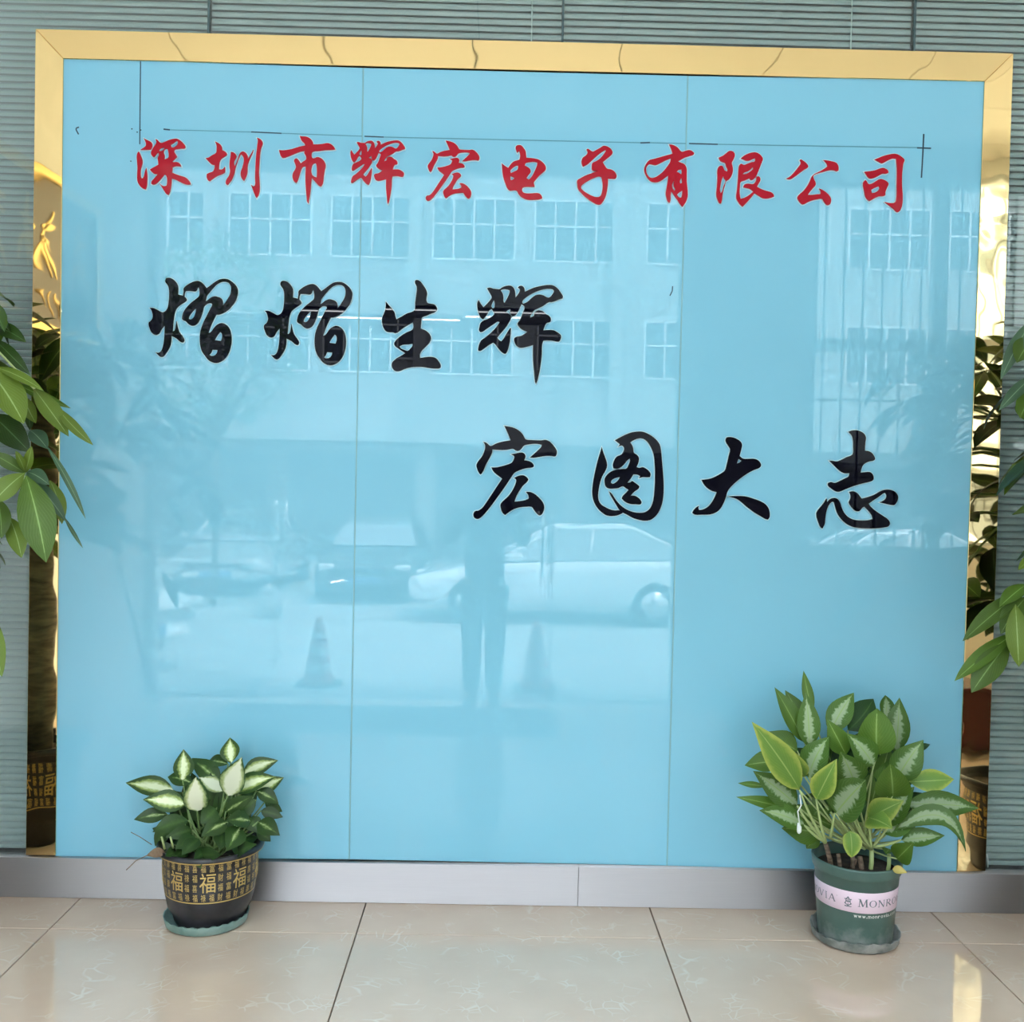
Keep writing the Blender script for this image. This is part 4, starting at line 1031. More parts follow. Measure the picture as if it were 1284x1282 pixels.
rows1 = [((75, 350), (330, 390), 50, 2, .45), ((168, 440), (400, 470), 52, 2, .62), ((118, 548), (300, 520), 36, 1, .6), ((385, 170), (380, 335), 48, 2, .45),
 ((430, 218), (585, 350), 48, 1, .25), ((465, 318), (602, 395), 40, 3, .5), ((635, 108), (640, 245), 48, 2, .28), ((520, 232), (625, 250), 32, 1, .2),
 ((892, 230), (702, 302), 44, 2, .4), ((882, 318), (648, 392), 50, 2, .55), ((922, 322), (780, 385), 40, 2, .4), ((895, 462), (775, 392), 36, 1, .5),
 ((300, 318), (430, 352), 42, 1, .4), ((700, 212), (622, 420), 62, 3, .7), ((455, 318), (458, 502), 55, 3, .85, .04, prof_round), ((765, 418), (612, 505), 36, 1, .7),
 ((475, 570), (560, 490), 48, 0, .75), ((218, 615), (410, 552), 46, 0, .7), ((290, 642), (430, 602), 32, 0, .75), ((340, 705), (448, 640), 40, 0, .8),
 ((480, 640), (622, 562), 46, 1, .8), ((612, 552), (742, 555), 45, 1, .8), ((615, 718), (690, 590), 52, 1, .9), ((582, 712), (592, 608), 36, 0, .85),
 ((588, 738), (462, 740), 36, 0, .95, .02), ((780, 680), (662, 742), 34, 0, .9), ((902, 632), (785, 558), 46, 1, .7), ((918, 535), (800, 500), 30, 0, .5),
 ((852, 665), (780, 600), 30, 0, .5), ((785, 620), (735, 535), 40, 0, .6), ((640, 522), (775, 442), 42, 0, .6), ((480, 810), (466, 760), 24, 0, .97),
 ((335, 748), (400, 700), 32, 0, .8), ((232, 690), (312, 590), 40, 0, .5), ((375, 740), (470, 652), 36, 0, .85), ((440, 765), (520, 702), 30, 0, .85),
 ((915, 505), (820, 455), 26, 0, .4), ((285, 745), (345, 722), 28, 0, .9), ((640, 470), (560, 380), 44, 0, .35), ((420, 480), (540, 420), 50, 0, .4),
 ((700, 660), (640, 520), 50, 0, .5), ((520, 700), (520, 560), 55, 0, .45), ((380, 640), (420, 500), 50, 0, .4), ((760, 480), (700, 360), 46, 0, .3),
 ((300, 480), (380, 400), 46, 0, .3), ((600, 300), (560, 420), 40, 0, .25), ((680, 760), (690, 660), 34, 0, .8), ((240, 740), (320, 680), 36, 0, .55)]
FR = random.Random(31)
def fill(n, hub, rx, ry, dep, hw, kinds):
    out = []
    for k in range(n):
        a = math.radians(FR.uniform(12, 168)); q = FR.uniform(.55, .98)
        tx, ty = hub[0] + rx * q * math.cos(a), hub[1] - ry * q * math.sin(a) + FR.uniform(-30, 50)
        b = FR.uniform(.35, .55)
        out.append(((tx, ty), (hub[0] + (tx - hub[0]) * b, hub[1] + (ty - hub[1]) * b), FR.uniform(*hw), FR.choice(kinds), FR.uniform(*dep)))
    return out
rows1 = fill(24, (530, 720), 360, 470, (.15, .45), (38, 54), (0, 0, 0, 1)) + fill(12, (530, 620), 300, 400, (.2, .42), (40, 52), (1, 2, 2)) + rows1
grow(pl1, rows1, -0.19, 0.05, O1, S1, [M_L0, M_L1, M_L2, M_L3], (PLX, -0.19), 0.235, M_PET)
M_DEAD = mix_noise(mat('withered_leaf', (0.16, 0.10, 0.06), 0.8), (0.12, 0.07, 0.04), (0.24, 0.16, 0.10), 40)
B, T = at(140 + 285 * S1, 900 + 722 * S1, -.30), at(140 + 185 * S1, 900 + 742 * S1, -.33)
link('withered_leaf', leaf_mesh('withered_leaf', B, T, 0.016, Vector((0, -1, .6)), .1, .4), M_DEAD, pl1, 'brown withered leaf')
MB().tube([at(140 + 200 * S1, 900 + 735 * S1, -.33), at(140 + 130 * S1, 900 + 768 * S1, -.335), at(140 + 78 * S1, 900 + 818 * S1, -.34)], 0.0016, 5).build('dry_stalk', M_DEAD, pl1)
MB().tube([at(140 + 215 * S1, 900 + 682 * S1, -.28), at(140 + 150 * S1, 900 + 640 * S1, -.30), at(140 + 103 * S1, 900 + 615 * S1, -.31)], 0.0012, 5).build('dry_stalk', M_DEAD, pl1)
for a, b in (((268, 640), (285, 705)), ((315, 640), (330, 700))):
    MB().tube([at(140 + a[0] * S1, 900 + a[1] * S1, -.31), at(140 + b[0] * S1, 900 + b[1] * S1, -.30)], [0.003, 0.0045], 6).build('cut_stem', M_PETL, pl1)
SX = at(259, 1160, -0.19).x
sa = MB().lathe([(0.0, 0.002), (.122, 0.0), (.132, .006), (.139, .034)], 96, wob=lambda a, j: 0.0022 * math.sin(a * 26) if j == 3 else 0)
sa.lathe([(.139, .034), (.134, .034), (.128, .012), (0.0, .010)], 96, wob=lambda a, j: 0.0022 * math.sin(a * 26) if j < 2 else 0)
sa.v = [(x + SX, y - .19, z + .0012) for x, y, z in sa.v]
tag(sa.build('saucer', M_TEAL), 'teal scalloped saucer under the black gold-printed pot', 'saucer')

# --- silver-marked plant in the green pot, right
M_R0 = leaf_mat('plain_green_leaf', (0.060, 0.130, 0.014), (0.072, 0.145, 0.016), (0.100, 0.185, 0.024), 0.10, 0.34, 0.2, rib=(0.20, 0.32, 0.09))
M_R1 = leaf_mat('silver_flecked_leaf', (0.050, 0.118, 0.014), (0.13, 0.22, 0.085), (0.27, 0.36, 0.21), 0.36, 0.46, 0.40, (5, 22, 1), rib=(0.24, 0.36, 0.12))
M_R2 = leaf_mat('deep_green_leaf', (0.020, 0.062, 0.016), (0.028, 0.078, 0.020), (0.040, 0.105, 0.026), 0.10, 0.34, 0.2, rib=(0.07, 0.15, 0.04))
M_R3 = leaf_mat('yellow_green_leaf', (0.30, 0.36, 0.07), (0.14, 0.24, 0.035), (0.11, 0.215, 0.035), 0.26, 0.58, 0.2, rib=(0.26, 0.36, 0.10))
M_R4 = leaf_mat('yellow_leaf', (0.45, 0.36, 0.10), (0.48, 0.40, 0.12), (0.5, 0.42, 0.14), 0.10, 0.5, 0.2)
O2, S2 = (920.0, 840.0), 310 / 1019
PRX, PRY = at(1073.6, 1100, -0.236).x, -0.236
pl2 = thing('potted_plant', 'silver-flecked green plant in a green pot with a pink label', 'potted plant', (PRX, PRY, 0.012))
def rg(z): return 0.119 + (z - 0.012) * (0.137 - 0.119) / 0.25
pg = MB().lathe([(0, .012), (.117, .012), (.119, .02), (rg(.235), .235), (rg(.238) + .004, .238), (.142, .243), (.145, .268), (.146, .274), (.142, .276), (.138, .268), (.134, .235), (0.0, .232)], 64, (PRX, PRY, 0)).build('pot', M_GPOT, pl2)
MB().lathe([(.134, .236), (.07, .243), (0, .245)], 32, (PRX, PRY, 0)).build('soil', M_SOIL, pl2)
lb = MB().lathe([(rg(.133) + .0004, .133), (rg(.133) + .0009, .1335), (rg(.201) + .0009, .2005), (rg(.201) + .0004, .201)], 64, (PRX, PRY, 0)).build('label_band', M_PINK, pg)
def seg_tri(segs):
    """serif capitals: list of (x0,y0,x1,y1,w0,w1) strokes in a unit box"""
    v = []; f = []
    for x0_, y0_, x1_, y1_, w0, w1 in segs:
        d = Vector((x1_ - x0_, y1_ - y0_)); nrm = Vector((-d.y, d.x)).normalized()
        o = len(v); k = 3
        for i in range(k + 1):
            t = i / k; p = Vector((x0_, y0_)) + d * t; w = w0 + (w1 - w0) * t
            v += [tuple(p - nrm * w / 2), tuple(p + nrm * w / 2)]
        f += [(o + 2 * i, o + 2 * i + 2, o + 2 * i + 3, o + 2 * i + 1) for i in range(k)]
    return v, f
TN, TK, SF = .07, .15, .06
def serif(x, y): return (x - .13, y, x + .13, y, SF, SF)
def ring(cx, cy, rx, ry, t0=0.0, t1=2 * math.pi, n=14, thin=.06, thick=.16):
    v = []; f = []
    for i in range(n + 1):
        a = t0 + (t1 - t0) * i / n; w = thin + (thick - thin) * abs(math.cos(a))
        for s in (-.5, .5): v.append((cx + (rx + s * w) * math.cos(a), cy + (ry + s * thin) * math.sin(a)))
    f = [(2 * i, 2 * i + 1, 2 * i + 3, 2 * i + 2) for i in range(n)]
    return v, f
def join(*ts):
    v = []; f = []
    for tv, tf in ts:
        o = len(v); v += tv; f += [tuple(i + o for i in q) for q in tf]
    return v, f
CAPS = {
 'M': seg_tri([(.12, 0, .18, 1, TN, TN), (.18, 1, .5, .05, TK, TK), (.5, .05, .82, 1, TN, TN), (.82, 1, .88, 0, TK, TK), serif(.12, .03), serif(.88, .03), (.02, .97, .2, .97, SF, SF), (.8, .97, .98, .97, SF, SF)]),
 'O': ring(.5, .5, .40, .48), 'N': seg_tri([(.15, 0, .15, 1, TN, TN), (.15, 1, .85, 0, TK, TK), (.85, 0, .85, 1, TN, TN), serif(.15, .03), (.02, .97, .18, .97, SF, SF), serif(.85, .97)]),
 'R': join(seg_tri([(.2, 0, .2, 1, TK, TK), serif(.2, .03), (.06, .97, .4, .97, SF, SF), (.42, .5, .92, 0, TK, TK), (.2, .5, .5, .5, SF, SF), (.84, .03, 1.0, .03, SF, SF)]), ring(.42, .74, .30, .24, -math.pi / 2, math.pi / 2, 8)),
 'V': seg_tri([(.08, 1, .5, 0, TK, TK), (.5, 0, .9, 1, TN, TN), (.0, .97, .22, .97, SF, SF), (.78, .97, 1, .97, SF, SF)]),
 'I': seg_tri([(.5, 0, .5, 1, TK * 1.6, TK * 1.6), (.2, .03, .8, .03, SF, SF), (.2, .97, .8, .97, SF, SF)]),
 'A': seg_tri([(.1, 0, .5, 1, TN, TN), (.5, 1, .9, 0, TK, TK), (.26, .36, .74, .36, SF, SF), (0, .03, .22, .03, SF, SF), (.76, .03, 1, .03, SF, SF)])}
def label_text(word_start):
    a = word_start
    for i, chx in enumerate('MONROVIA'):
        w = {'I': .10, 'M': .235, 'R': .20}.get(chx, .20)
        h = .026 if i == 0 else .023
        m = MB(); wrap(m, CAPS[chx], a, a + w, .155, .155 + h, rg, .0016)
        m.v = [(x + PRX, y + PRY, z) for x, y, z in m.v]
        m.build('letter', M_LTXT, lb); a += w + .025
    m = MB(); wrap(m, ring(.5, .5, .42, .42, n=10, thin=.12, thick=.12), a, a + .03, .176, .180, rg, .0016)
    m.v = [(x + PRX, y + PRY, z) for x, y, z in m.v]; m.build('letter', M_LTXT, lb)
for ws in (.05 - .335, .05 - 2.26 - .335, 2.31 - .335): label_text(ws)
em = []
for (x0_, y0_, x1_, y1_) in ((.1, .05, .9, .05), (.5, .1, .5, .35), (.1, .35, .5, .12), (.9, .35, .5, .12), (.15, .30, .35, .62), (.85, .30, .65, .62), (.2, .62, .5, .45), (.8, .62, .5, .45), (.25, .68, .5, .98), (.75, .68, .5, .98), (.5, .5, .5, .95), (.1, .75, .4, .7), (.9, .75, .6, .7)):
    em.append((x0_, y0_, x1_, y1_, .11, .07))
m = MB(); wrap(m, seg_tri(em), -.29 - .335, -.08 - .335, .150, .184, rg, .0016); m.v = [(x + PRX, y + PRY, z) for x, y, z in m.v]; m.build('leaf_emblem', M_LTXT, lb)
a = -.04 - .335
for chx in 'www.monrovia.com':
    g_ = glyph(chx); w = {'.': .022, 'i': .022, 'w': .080, 'm': .080}.get(chx, .062); h = {'.': .003, 'i': .012}.get(chx, .0085)
    m = MB(); wrap(m, g_[:2], a, a + w, .118, .118 + h, rg, .0012); m.v = [(x + PRX, y + PRY, z) for x, y, z in m.v]
    m.build('letter', M_WTXT, pg); a += w + .02
rows2 = [((75, 215), (272, 497), 56, 3, .75), ((168, 72), (292, 300), 38, 0, .35, .10), ((212, 85), (300, 250), 34, 0, .2), ((288, 5), (325, 180), 20, 0, .15), ((298, 95), (312, 322), 42, 1, .45),
 ((495, 95), (395, 262), 46, 1, .3), ((575, 120), (470, 250), 56, 2, .2), ((625, 105), (622, 205), 26, 1, .15), ((683, 115), (668, 345), 44, 1, .3), ((592, 160), (590, 352), 64, 0, .55, .03, prof_round),
 ((782, 290), (665, 462), 55, 1, .6), ((386, 205), (462, 352), 40, 0, .55), ((465, 262), (575, 395), 48, 1, .65), ((395, 275), (308, 445), 55, 1, .6), ((440, 338), (500, 478), 58, 1, .8),
 ((545, 455), (420, 592), 72, 1, .95, .04, prof_round), ((645, 390), (655, 522), 60, 0, .85, .03, prof_round), ((425, 368), (340, 535), 44, 3, .85), ((908, 452), (722, 462), 40, 3, .5, .12), ((1010, 572), (708, 555), 46, 1, .7),
 ((880, 462), (800, 502), 22, 1, .4), ((45, 395), (205, 378), 40, 0, .35), ((80, 418), (262, 562), 52, 1, .6), ((10, 525), (250, 580), 24, 0, .5), ((106, 580), (292, 642), 42, 1, .7), ((18, 468), (130, 482), 12, 0, .2),
 ((702, 540), (552, 615), 46, 3, .92), ((655, 655), (556, 610), 52, 3, .95), ((300, 738), (352, 680), 26, 0, .4), ((225, 318), (292, 442), 36, 3, .7), ((138, 255), (262, 335), 46, 0, .45), ((745, 482), (615, 645), 46, 1, .7),
 ((810, 308), (745, 345), 14, 2, .2), ((870, 684), (690, 702), 34, 1, .75), ((742, 712), (672, 780), 40, 0, .85), ((760, 620), (600, 660), 40, 1, .65), ((625, 760), (640, 740), 20, 0, .7),
 ((340, 420), (400, 300), 60, 2, .15), ((560, 560), (520, 400), 60, 2, .3), ((420, 560), (380, 420), 60, 2, .3), ((600, 500), (620, 380), 60, 2, .25), ((260, 440), (330, 330), 56, 2, .2), ((520, 380), (560, 250), 56, 2, .15), ((700, 480), (680, 380), 50, 2, .2), ((330, 600), (400, 520), 40, 0, .5), ((480, 620), (560, 540), 46, 2, .4), ((385, 440), (405, 600), 40, 2, .5)]
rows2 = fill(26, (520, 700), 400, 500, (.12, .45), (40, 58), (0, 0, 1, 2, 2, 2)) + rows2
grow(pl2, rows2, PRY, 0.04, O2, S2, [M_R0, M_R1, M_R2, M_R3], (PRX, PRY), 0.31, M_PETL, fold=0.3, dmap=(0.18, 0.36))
q2 = lambda x, y, Y: at(O2[0] + x * S2, O2[1] + y * S2, Y)
# drooping leaf on the right, bent twice
B, Md, T = q2(660, 665, -.30), q2(850, 600, -.36), q2(957, 748, -.40)
v = []; f = []; uv = []; nseg = 12
for i in range(nseg + 1):
    t = i / nseg
    c = B * (1 - t) ** 2 + (Md * 2 - (B + T) / 2) * 2 * t * (1 - t) + T * t ** 2
    tg = ((Md * 2 - (B + T) / 2) - B) * 2 * (1 - t) + (T - (Md * 2 - (B + T) / 2)) * 2 * t
    sd = tg.cross(Vector((0, -1, 0.5))).normalized(); w = .034 * prof_broad(t) + .0004
    v += [c - sd * w, c + Vector((0, .004, -.003)), c + sd * w]; uv += [(0, t), (.5, t), (1, t)]
for i in range(nseg): f += [(3 * i, 3 * i + 1, 3 * i + 4, 3 * i + 3), (3 * i + 1, 3 * i + 2, 3 * i + 5, 3 * i + 4)]
MB().add(v, f, uv, smooth=True).build('leaf', M_R1, pl2)
link('leaf', leaf_mesh('leaf', q2(655, 822, -.37), q2(715, 838, -.40), .013, Vector((0, -1, .5)), .15, .4), M_R4, pl2, 'small yellowed leaf over the pot rim')
link('leaf', leaf_mesh('leaf', q2(480, 665, -.36), q2(485, 775, -.38), .058 * .34 * 1.6, Vector((.1, -1, .2)), .08, .2, prof_round), M_R3, pl2, 'yellow-green leaf with a browned edge at the front')
for a, b, r, mt in (((405, 838), (378, 715), .0085, M_CANE), ((437, 845), (430, 760), .007, M_CANE), ((487, 850), (488, 745), .008, M_CANE), ((525, 855), (520, 770), .009, M_CANE), ((560, 852), (568, 740), .008, M_PETL), ((470, 845), (505, 780), .006, M_CANE), ((632, 850), (640, 760), .007, M_PETL)):
    MB().tube([q2(a[0], a[1], PRY - .03), q2((a[0] + b[0]) / 2 + 4, (a[1] + b[1]) / 2, PRY - .035), q2(b[0], b[1], PRY - .03)], [r * 1.1, r, r * .9], 8).build('stem', mt, pl2)
for a, b in (((378, 715), (272, 497)), ((378, 712), (340, 535)), ((378, 710), (292, 642)), ((372, 700), (262, 562)), ((400, 690), (415, 592)), ((568, 740), (485, 600)), ((568, 740), (556, 610)), ((568, 735), (640, 640)), ((560, 730), (500, 600)), ((550, 730), (450, 600)), ((570, 730), (690, 702))):
    petiole(q2(a[0], a[1], PRY - .04), q2(b[0], b[1], PRY - .07), .006, .003, M_PETL, pl2)
gs = MB().lathe([(0.0, 0.002), (.126, 0.0), (.138, .008), (.144, .036)], 96, wob=lambda a, j: 0.0028 * math.sin(a * 20) + .003 * math.sin(a * 3) if j == 3 else 0)
gs.lathe([(.144, .036), (.139, .036), (.131, .012), (0.0, .010)], 96, wob=lambda a, j: 0.0028 * math.sin(a * 20) + .003 * math.sin(a * 3) if j < 2 else 0)
gs.v = [(x + at(1071, 1190, PRY).x, y + PRY, z + .0012) for x, y, z in gs.v]
tag(gs.build('saucer', M_GSAU), 'dusty grey saucer under the green pot with the pink label', 'saucer')
# white tag
tg_ = thing('plant_tag', 'white plastic tag hanging on the left side of the silver-flecked plant', 'tag', q2(270, 675, -.40))
M_TAG = mat('white_plastic_tag', (0.72, 0.76, 0.76), 0.35)
MB().tube([q2(272, 515, -.39), q2(278, 560, -.40), q2(264, 585, -.40), q2(272, 640, -.40)], .0022, 5).build('tie', M_TAG, tg_)
MB().tube([q2(266, 632, -.40), q2(270, 650, -.401), q2(270, 668, -.40), q2(268, 676, -.40)], [.003, .0075, .0072, .003], 8).build('tag_plate', M_TAG, tg_)

# ------------------------------------------------------------------ two tall money trees at the frame's edges
M_T0 = leaf_mat('tree_leaf', (0.044, 0.090, 0.006), (0.050, 0.100, 0.008), (0.064, 0.122, 0.012), 0.10, 0.40, 0.2, rib=(0.17, 0.28, 0.08))
M_T1 = leaf_mat('light_tree_leaf', (0.088, 0.140, 0.012), (0.094, 0.150, 0.014), (0.108, 0.170, 0.020), 0.10, 0.40, 0.2, rib=(0.24, 0.34, 0.12))
M_T2 = leaf_mat('dark_tree_leaf', (0.018, 0.044, 0.005), (0.021, 0.050, 0.006), (0.028, 0.064, 0.008), 0.10, 0.40, 0.2, rib=(0.08, 0.16, 0.06))
M_T3 = leaf_mat('leaf_underside', (0.040, 0.085, 0.045), (0.044, 0.092, 0.048), (0.055, 0.110, 0.060), 0.10, 0.40, 0.2, rib=(0.2, 0.3, 0.18))
TM = [M_T0, M_T1, M_T2, M_T3]
def tree(label, base, r_pot, h_pot, trunk, zs, crown_r, zlo, zhi, ncl, seed, xlim, side):
    rr = random.Random(seed)
    t = thing('money_tree', label, 'tree', base)
    gilt_pot(t, base, r_pot, h_pot, r_pot * .62, h_pot * .86, h_pot * .38, turn=0.2, belly=0.80)
    tp = [Vector(base) + Vector((dx, dy, z)) for dx, dy, z in zs]
    MB().tube(tp, trunk, 12).build('trunk', M_BARK, t)
    for k in range(ncl):
        a = rr.uniform(0, 2 * math.pi); rad = crown_r * math.sqrt(rr.uniform(.05, 1)); z = rr.uniform(zlo, zhi)
        hub = Vector((base[0] + math.cos(a) * rad, base[1] + math.sin(a) * rad * .9, z))
        if hub.y > -0.17: hub.y = -0.17 - rr.uniform(0, .3)
        if (hub.x - xlim) * side > 0: hub.x = xlim - side * rr.uniform(.0, .35)
        org = tp[-1] if z > tp[-1].z else tp[-1].lerp(tp[-2], min(1, (tp[-1].z - z) / max(.01, tp[-1].z - tp[-2].z)))
        petiole(org, hub, .008, .004, M_PET, t, bow=-.2)
        out = (hub - Vector((base[0], base[1], hub.z - .25))).normalized()
        u = out.cross(Vector((0, 0, 1))).normalized(); w = u.cross(out).normalized()
        n = rr.choice((5, 6, 6, 7)); mk = rr.choice((0, 0, 0, 1, 2, 2))
        for i in range(n):
            b = 2 * math.pi * i / n + rr.uniform(-.2, .2)
            d = (out * .45 + u * math.cos(b) + w * math.sin(b) * .8 + Vector((0, 0, -.45))).normalized()
            ln = rr.uniform(.17, .27)
            tip = hub + d * ln
            if tip.y > -0.03: tip.y = -0.03
            if (tip.x - xlim) * side > .1: continue
            link('leaf', leaf_mesh('leaf', hub + d * .012, tip, ln * rr.uniform(.17, .23), (out + Vector((0, -.2, .6))).normalized(), rr.uniform(.04, .14), .22, prof_long, n=7), TM[mk], t)
    return t
def leaflets(t, rows, org, sc, Y):
    for (bx, by), (tx, ty), hw, mk, dy in rows:
        B = at(org[0] + bx * sc, org[1] + by * sc, Y + dy); T = at(org[0] + tx * sc, org[1] + ty * sc, Y + dy * 1.0 - .05)
        w = hw * sc * (CAM - B).length / F_PX
        nrm = ((CAM - B).normalized() + Vector((LR.uniform(-.3, .3), 0, LR.uniform(0, .5)))).normalized()
        link('leaf', leaf_mesh('leaf', B, T, w, nrm, LR.uniform(.04, .10), .22, prof_long, n=10, side_bend=LR.uniform(-.03, .03)), TM[mk], t)

TLX = mir(45, 1000, .62).x
tl = tree('tall money tree whose leaves reach in from the left edge', (TLX, -.62, 0.0), .205, .40, [.078, .070, .062, .056, .05], [(0, 0, .33), (.01, 0, .7), (0, .01, 1.1), (.01, 0, 1.45), (0, 0, 1.75)], .46, 1.22, 2.05, 46, 5, at(28, 500, -.62).x - .12, 1)
leaflets(tl, [((-60, 110), (132, 198), 34, 2, .06), ((-30, 180), (152, 362), 30, 2, .03), ((-70, 320), (120, 608), 72, 1, -.10), ((-30, 322), (218, 440), 24, 1, -.08), ((170, 430), (345, 672), 44, 1, -.06),
 ((60, 395), (356, 530), 20, 0, .02), ((282, 520), (468, 715), 24, 1, -.08), ((120, 470), (180, 605), 30, 1, .02), ((150, 640), (240, 735), 36, 3, -.02), ((232, 715), (430, 1085), 15, 3, -.05),
 ((-40, 560), (152, 752), 60, 2, .05), ((128, 470), (150, 640), 26, 2, .05), ((125, 855), (-40, 1010), 48, 1, -.14), ((125, 855), (-50, 750), 30, 0, -.12), ((130, 865), (232, 1305), 78, 0, -.16), ((130, 860), (332, 1100), 30, 3, -.10),
 ((135, 850), (248, 915), 34, 3, -.10), ((322, 1075), (416, 1232), 8, 3, -.10), ((125, 850), (78, 742), 16, 1, -.12), ((250, 890), (312, 1112), 32, 1, -.06), ((45, 1075), (108, 1282), 42, 1, -.08), ((-10, 980), (8, 1185), 42, 0, -.1),
 ((125, 855), (160, 720), 22, 1, -.1), ((-40, 1560), (10, 1880), 40, 1, -.1)], (0, 380), 130 / 521, -.62)
MB().tube([at(-40, 545, -.6), at(31, 594, -.73)], .003, 6).build('petiole', M_PETL, tl)
MB().tube([at(-60, 380, -.6), at(45, 490, -.68)], .003, 6).build('petiole', M_PETL, tl)

TRX = mir(1205, 1040, .47).x + .165
tr_ = tree('slimmer money tree whose leaves reach in from the right edge', (TRX, -.47, 0.0), .185, .36, [.036, .033, .030, .028, .025], [(0.01, 0, .30), (.0, 0, .7), (.01, .01, 1.1), (.0, 0, 1.4), (0, 0, 1.75)], .40, .98, 2.12, 44, 9, at(1262, 600, -.47).x + .10, -1)
leaflets(tr_, [((470, -260), (335, -12), 26, 3, -.05), ((480, -190), (400, -80), 40, 0, -.08), ((470, -30), (328, 112), 22, 3, -.02), ((470, 20), (412, 142), 34, 0, -.05), ((440, 60), (430, 150), 30, 0, -.05),
 ((440, 830), (183, 1038), 34, 0, -.06), ((400, 1000), (150, 1198), 30, 0, -.08), ((370, 1040), (218, 1245), 46, 0, -.10), ((395, 890), (408, 1142), 42, 1, -.12), ((440, 860), (335, 1010), 36, 0, -.08), ((440, 810), (330, 900), 30, 0, -.06),
 ((470, 690), (405, 752), 16, 1, -.05)], (1150, 480), 134 / 429, -.47)
# red ribbon tied to the right trunk
zr = .69
rb = thing('red_ribbon', 'red ribbon tied around the right tree trunk, mirrored in the right gold strip', 'ribbon', (TRX, -.47, zr - .12))
M_RIB = mat('red_ribbon', (0.55, 0.02, 0.02), 0.5)
MB().lathe([(.036, -.012), (.040, -.006), (.040, .006), (.036, .012)], 16, (TRX, -.47, zr)).build('band', M_RIB, rb)
for s, d in ((-1, .10), (1, .08), (-1, -.13)):
    link('loop', leaf_mesh('loop', Vector((TRX - .01, -.435, zr)), Vector((TRX + s * .05, -.42, zr + d)), .018, Vector((0, 1, .2)), .1, .4), M_RIB, rb)
MB().tube([(TRX - .03, -.44, zr), (TRX - .045, -.43, zr - .12), (TRX - .03, -.435, zr - .26)], .003, 5).build('string', mat('cream_string', (.6, .45, .3), .7), rb)

# ------------------------------------------------------------------ a broad tree outside, mirrored upper left
to = mir(262, 760, 12.6)
ot = thing('courtyard_tree', 'leafy tree standing across the yard, mirrored behind the first company characters', 'tree', (to.x, -12.8, gz(-12.8)))
b0 = Vector((to.x, -12.8, gz(-12.8)))
MB().tube([b0, b0 + Vector((.05, 0, 1.6)), b0 + Vector((0, 0, 3.2))], [.06, .05, .04], 10).build('trunk', M_BARK, ot)
rt = random.Random(4)
for k in range(6):
    a = k * 1.05; e = b0 + Vector((math.cos(a) * 1.0, math.sin(a) * .8, rt.uniform(3.6, 5.0)))
    MB().tube([b0 + Vector((0, 0, 2.6)), (b0 + Vector((0, 0, 3.2)) + e) / 2, e], [.07, .05, .03], 6).build('branch', M_BARK, ot)
fo = MB()
for k in range(1900):
    u = Vector((rt.gauss(0, 1), rt.gauss(0, 1), rt.gauss(0, 1))).normalized() * rt.uniform(.55, 1.0) ** .5
    c = b0 + Vector((u.x * 1.45, u.y * 1.3, 4.35 + u.z * 1.55))
    d = Vector((rt.gauss(0, 1), rt.gauss(0, 1), rt.gauss(0, 1) - .3)).normalized(); s_ = d.cross(Vector((.3, .5, .8))).normalized()
    l_ = rt.uniform(.10, .18)
    fo.add([c, c + d * l_ * .5 + s_ * l_ * .25, c + d * l_, c + d * l_ * .5 - s_ * l_ * .25], [(0, 1, 2, 3)])
f_ = fo.build('foliage', mat('outdoor_foliage', (0.07, 0.14, 0.04), 0.5), ot); f_['kind'] = 'stuff'
# ------------------------------------------------------------------ the person taking the picture (seen only as a dark reflection)
PX_, PY_ = -0.09, -3.88
PZ_ = ZE + 0.002
M_SKIN = mat('skin', (0.45, 0.27, 0.19), 0.5)
M_JACK = mat('dark_jacket', (0.018, 0.020, 0.026), 0.8)
M_TROU = mat('dark_trousers', (0.020, 0.022, 0.030), 0.8)
M_SHOE = mat('grey_shoe', (0.16, 0.16, 0.17), 0.6)
M_HAIR = mat('black_hair', (0.010, 0.009, 0.008), 0.6)
pers = thing('person', 'person in dark jacket and trousers raising a phone, mirrored in the glass centre', 'person', (PX_, PY_, PZ_))
def skin(name, verts, edges, mtl, sub=2, root=0):
    me = bpy.data.meshes.new(name)
    me.from_pydata([v[:3] for v in verts], edges, [])
    o = link(name, me, mtl, pers, local=True)
    if not me.skin_vertices: me.attributes  # layer made below
    md = o.modifiers.new('skin', 'SKIN')
    if len(me.skin_vertices) == 0:
        bm = bmesh.new(); bm.from_mesh(me); bm.verts.layers.skin.verify(); bm.to_mesh(me); bm.free()
    for i, v in enumerate(verts):
        s = me.skin_vertices[0].data[i]
        s.radius = (v[3], v[4] if len(v) > 4 else v[3]); s.use_root = (i == root)
    md.use_smooth_shade = True
    sb = o.modifiers.new('sub', 'SUBSURF'); sb.levels = sub; sb.render_levels = sub
    return o
V = [(0, 0, .95, .13, .10), (0, -.01, 1.15, .12, .09), (0, -.01, 1.32, .14, .10), (0, 0, 1.46, .06), (0, .02, 1.53, .052), (0, .035, 1.60, .078, .09), (0, .03, 1.67, .072, .085)]
E_ = [(0, 1), (1, 2), (2, 3), (3, 4), (4, 5), (5, 6)]
def add(vv, frm):
    V.append(vv); E_.append((frm, len(V) - 1)); return len(V) - 1
add((0, .132, 1.595, .012), 5)
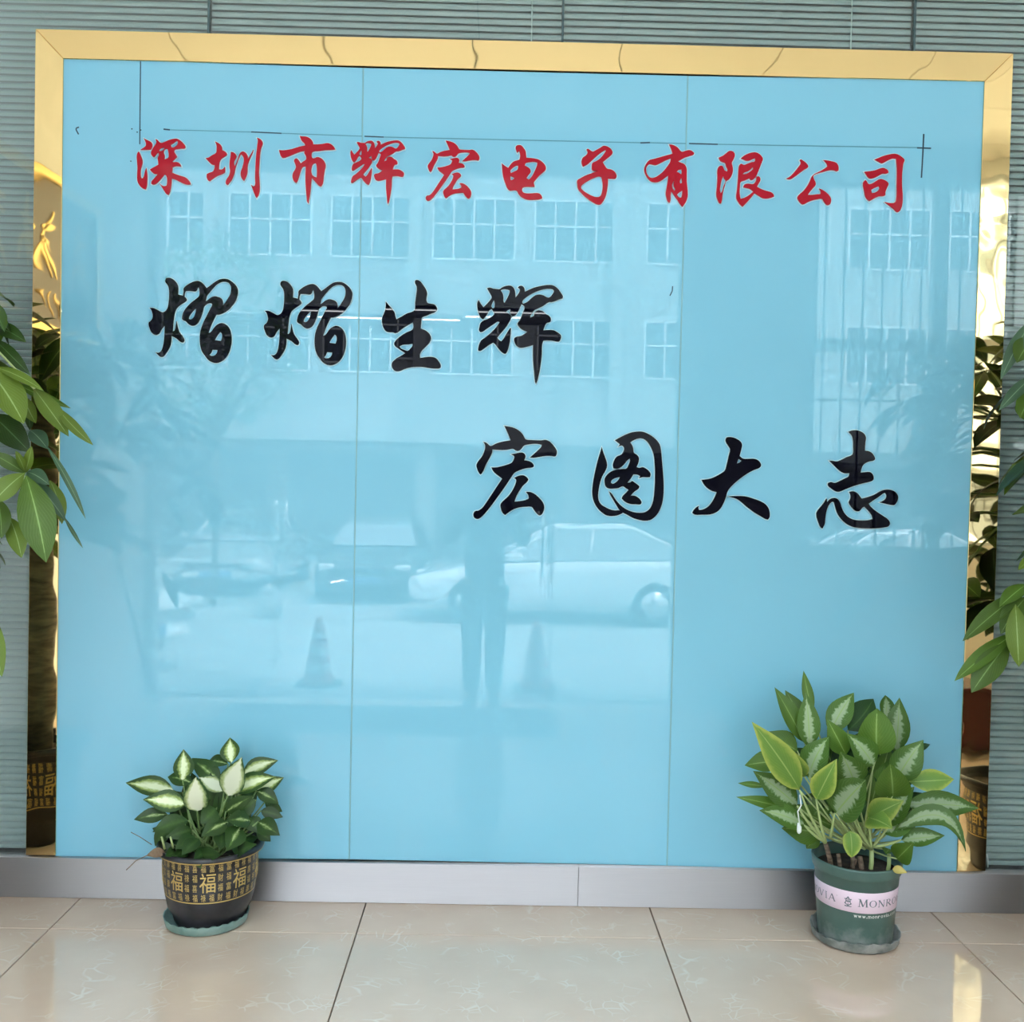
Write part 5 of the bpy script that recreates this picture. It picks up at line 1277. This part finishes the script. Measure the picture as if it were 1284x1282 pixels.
for s in (1, -1):
    add((s * .085, .02, 1.60, .014), 5)
    h = add((s * .09, 0, .88, .085), 0); k = add((s * .085, .02, .49, .056), h); a = add((s * .082, -.01, .10, .038), k); b = add((s * .095, .07, .045, .034), a); add((s * .105, .15, .035, .028), b)
    sh = add((s * .175, -.01, 1.42, .052), 2); el = add((s * .285, .08, 1.20, .040), sh)
    ox = .09
    wr = add((ox + s * .085, .235, 1.55, .026), el); pm = add((ox + s * .062, .262, 1.595, .028, .018), wr)
    for i in range(4):
        kx, kz = ox + s * (.052 - .0), 1.588 + i * .019
        f1 = add((kx + s * .002, .285, kz + .01, .009), pm); f2 = add((kx - s * .004, .276, kz + .013, .008), f1) if False else f1
        add((ox + s * .026, .281 + .002 * i, kz + .014 - .003 * i, .0075), f1)
    t1 = add((ox + s * .045, .243, 1.622, .010), pm); add((ox + s * .026, .240, 1.640, .0085), t1)
skin('body', V, E_, M_SKIN, 2)
jv = [(0, 0, .80, .165, .125), (0, -.01, 1.05, .155, .115), (0, -.01, 1.25, .165, .12), (0, 0, 1.40, .12, .09), (0, .01, 1.47, .07)]
je = [(0, 1), (1, 2), (2, 3), (3, 4)]
for s in (1, -1):
    n0 = len(jv)
    jv += [(s * .18, -.01, 1.41, .075), (s * .29, .08, 1.19, .060), (.09 + s * .105, .215, 1.50, .042)]
    je += [(3, n0), (n0, n0 + 1), (n0 + 1, n0 + 2)]
skin('jacket', jv, je, M_JACK, 2)
tv = [(0, 0, .93, .15, .115)]; te = []
for s in (1, -1):
    n0 = len(tv)
    tv += [(s * .088, 0, .84, .105), (s * .085, .02, .49, .080), (s * .082, -.005, .085, .066)]
    te += [(0, n0), (n0, n0 + 1), (n0 + 1, n0 + 2)]
skin('trousers', tv, te, M_TROU, 2)
for s in (1, -1):
    skin('shoe', [(s * .082, -.04, .05, .048), (s * .092, .07, .045, .045, .042), (s * .105, .165, .034, .040, .030)], [(0, 1), (1, 2)], M_SHOE, 2)
hv = MB(); rng = 14; vv = []; ff = []
for i in range(7):
    th = i / 6 * 1.75
    for k in range(rng):
        a = 2 * math.pi * k / rng
        cut = 1.0 if math.sin(a) < .35 else .62
        t2 = th * cut
        vv.append((.094 * math.sin(t2) * math.cos(a), .022 + .108 * math.sin(t2) * math.sin(a), 1.645 + .115 * math.cos(t2)))
for i in range(6):
    for k in range(rng): ff.append((i * rng + k, (i + 1) * rng + k, (i + 1) * rng + (k + 1) % rng, i * rng + (k + 1) % rng))
hv.add(vv, ff, smooth=True)
hv.build('hair', M_HAIR, pers, local=True)
M_EYE = mat('eye_white', (0.7, 0.7, 0.68), 0.2)
for s in (1, -1):
    MB().lathe([(0, -.011), (.008, -.008), (.011, 0), (.008, .008), (0, .011)], 10, (s * .032, .112, 1.625)).build('eye', M_EYE, pers, local=True)
MB().tube([(-.025, .118, 1.562), (0, .124, 1.560), (.025, .118, 1.562)], [.003, .006, .003], 6).build('mouth', mat('lip', (0.35, 0.14, 0.12), 0.5), pers, local=True)
ph = thing('smartphone', 'dark phone held up by the mirrored person', 'phone', (CAM.x, -3.628, 1.385))
M_PH = mat('phone_black', (0.02, 0.02, 0.025), 0.2)
MB().box((CAM.x - .030, -3.632, 1.385), (CAM.x + .030, -3.624, 1.535)).build('case', M_PH, ph, bevel=0.003)
MB().box((CAM.x - .027, -3.6332, 1.392), (CAM.x + .027, -3.632, 1.528)).build('screen', mat('phone_screen', (0.05, 0.06, 0.07), 0.05), ph)
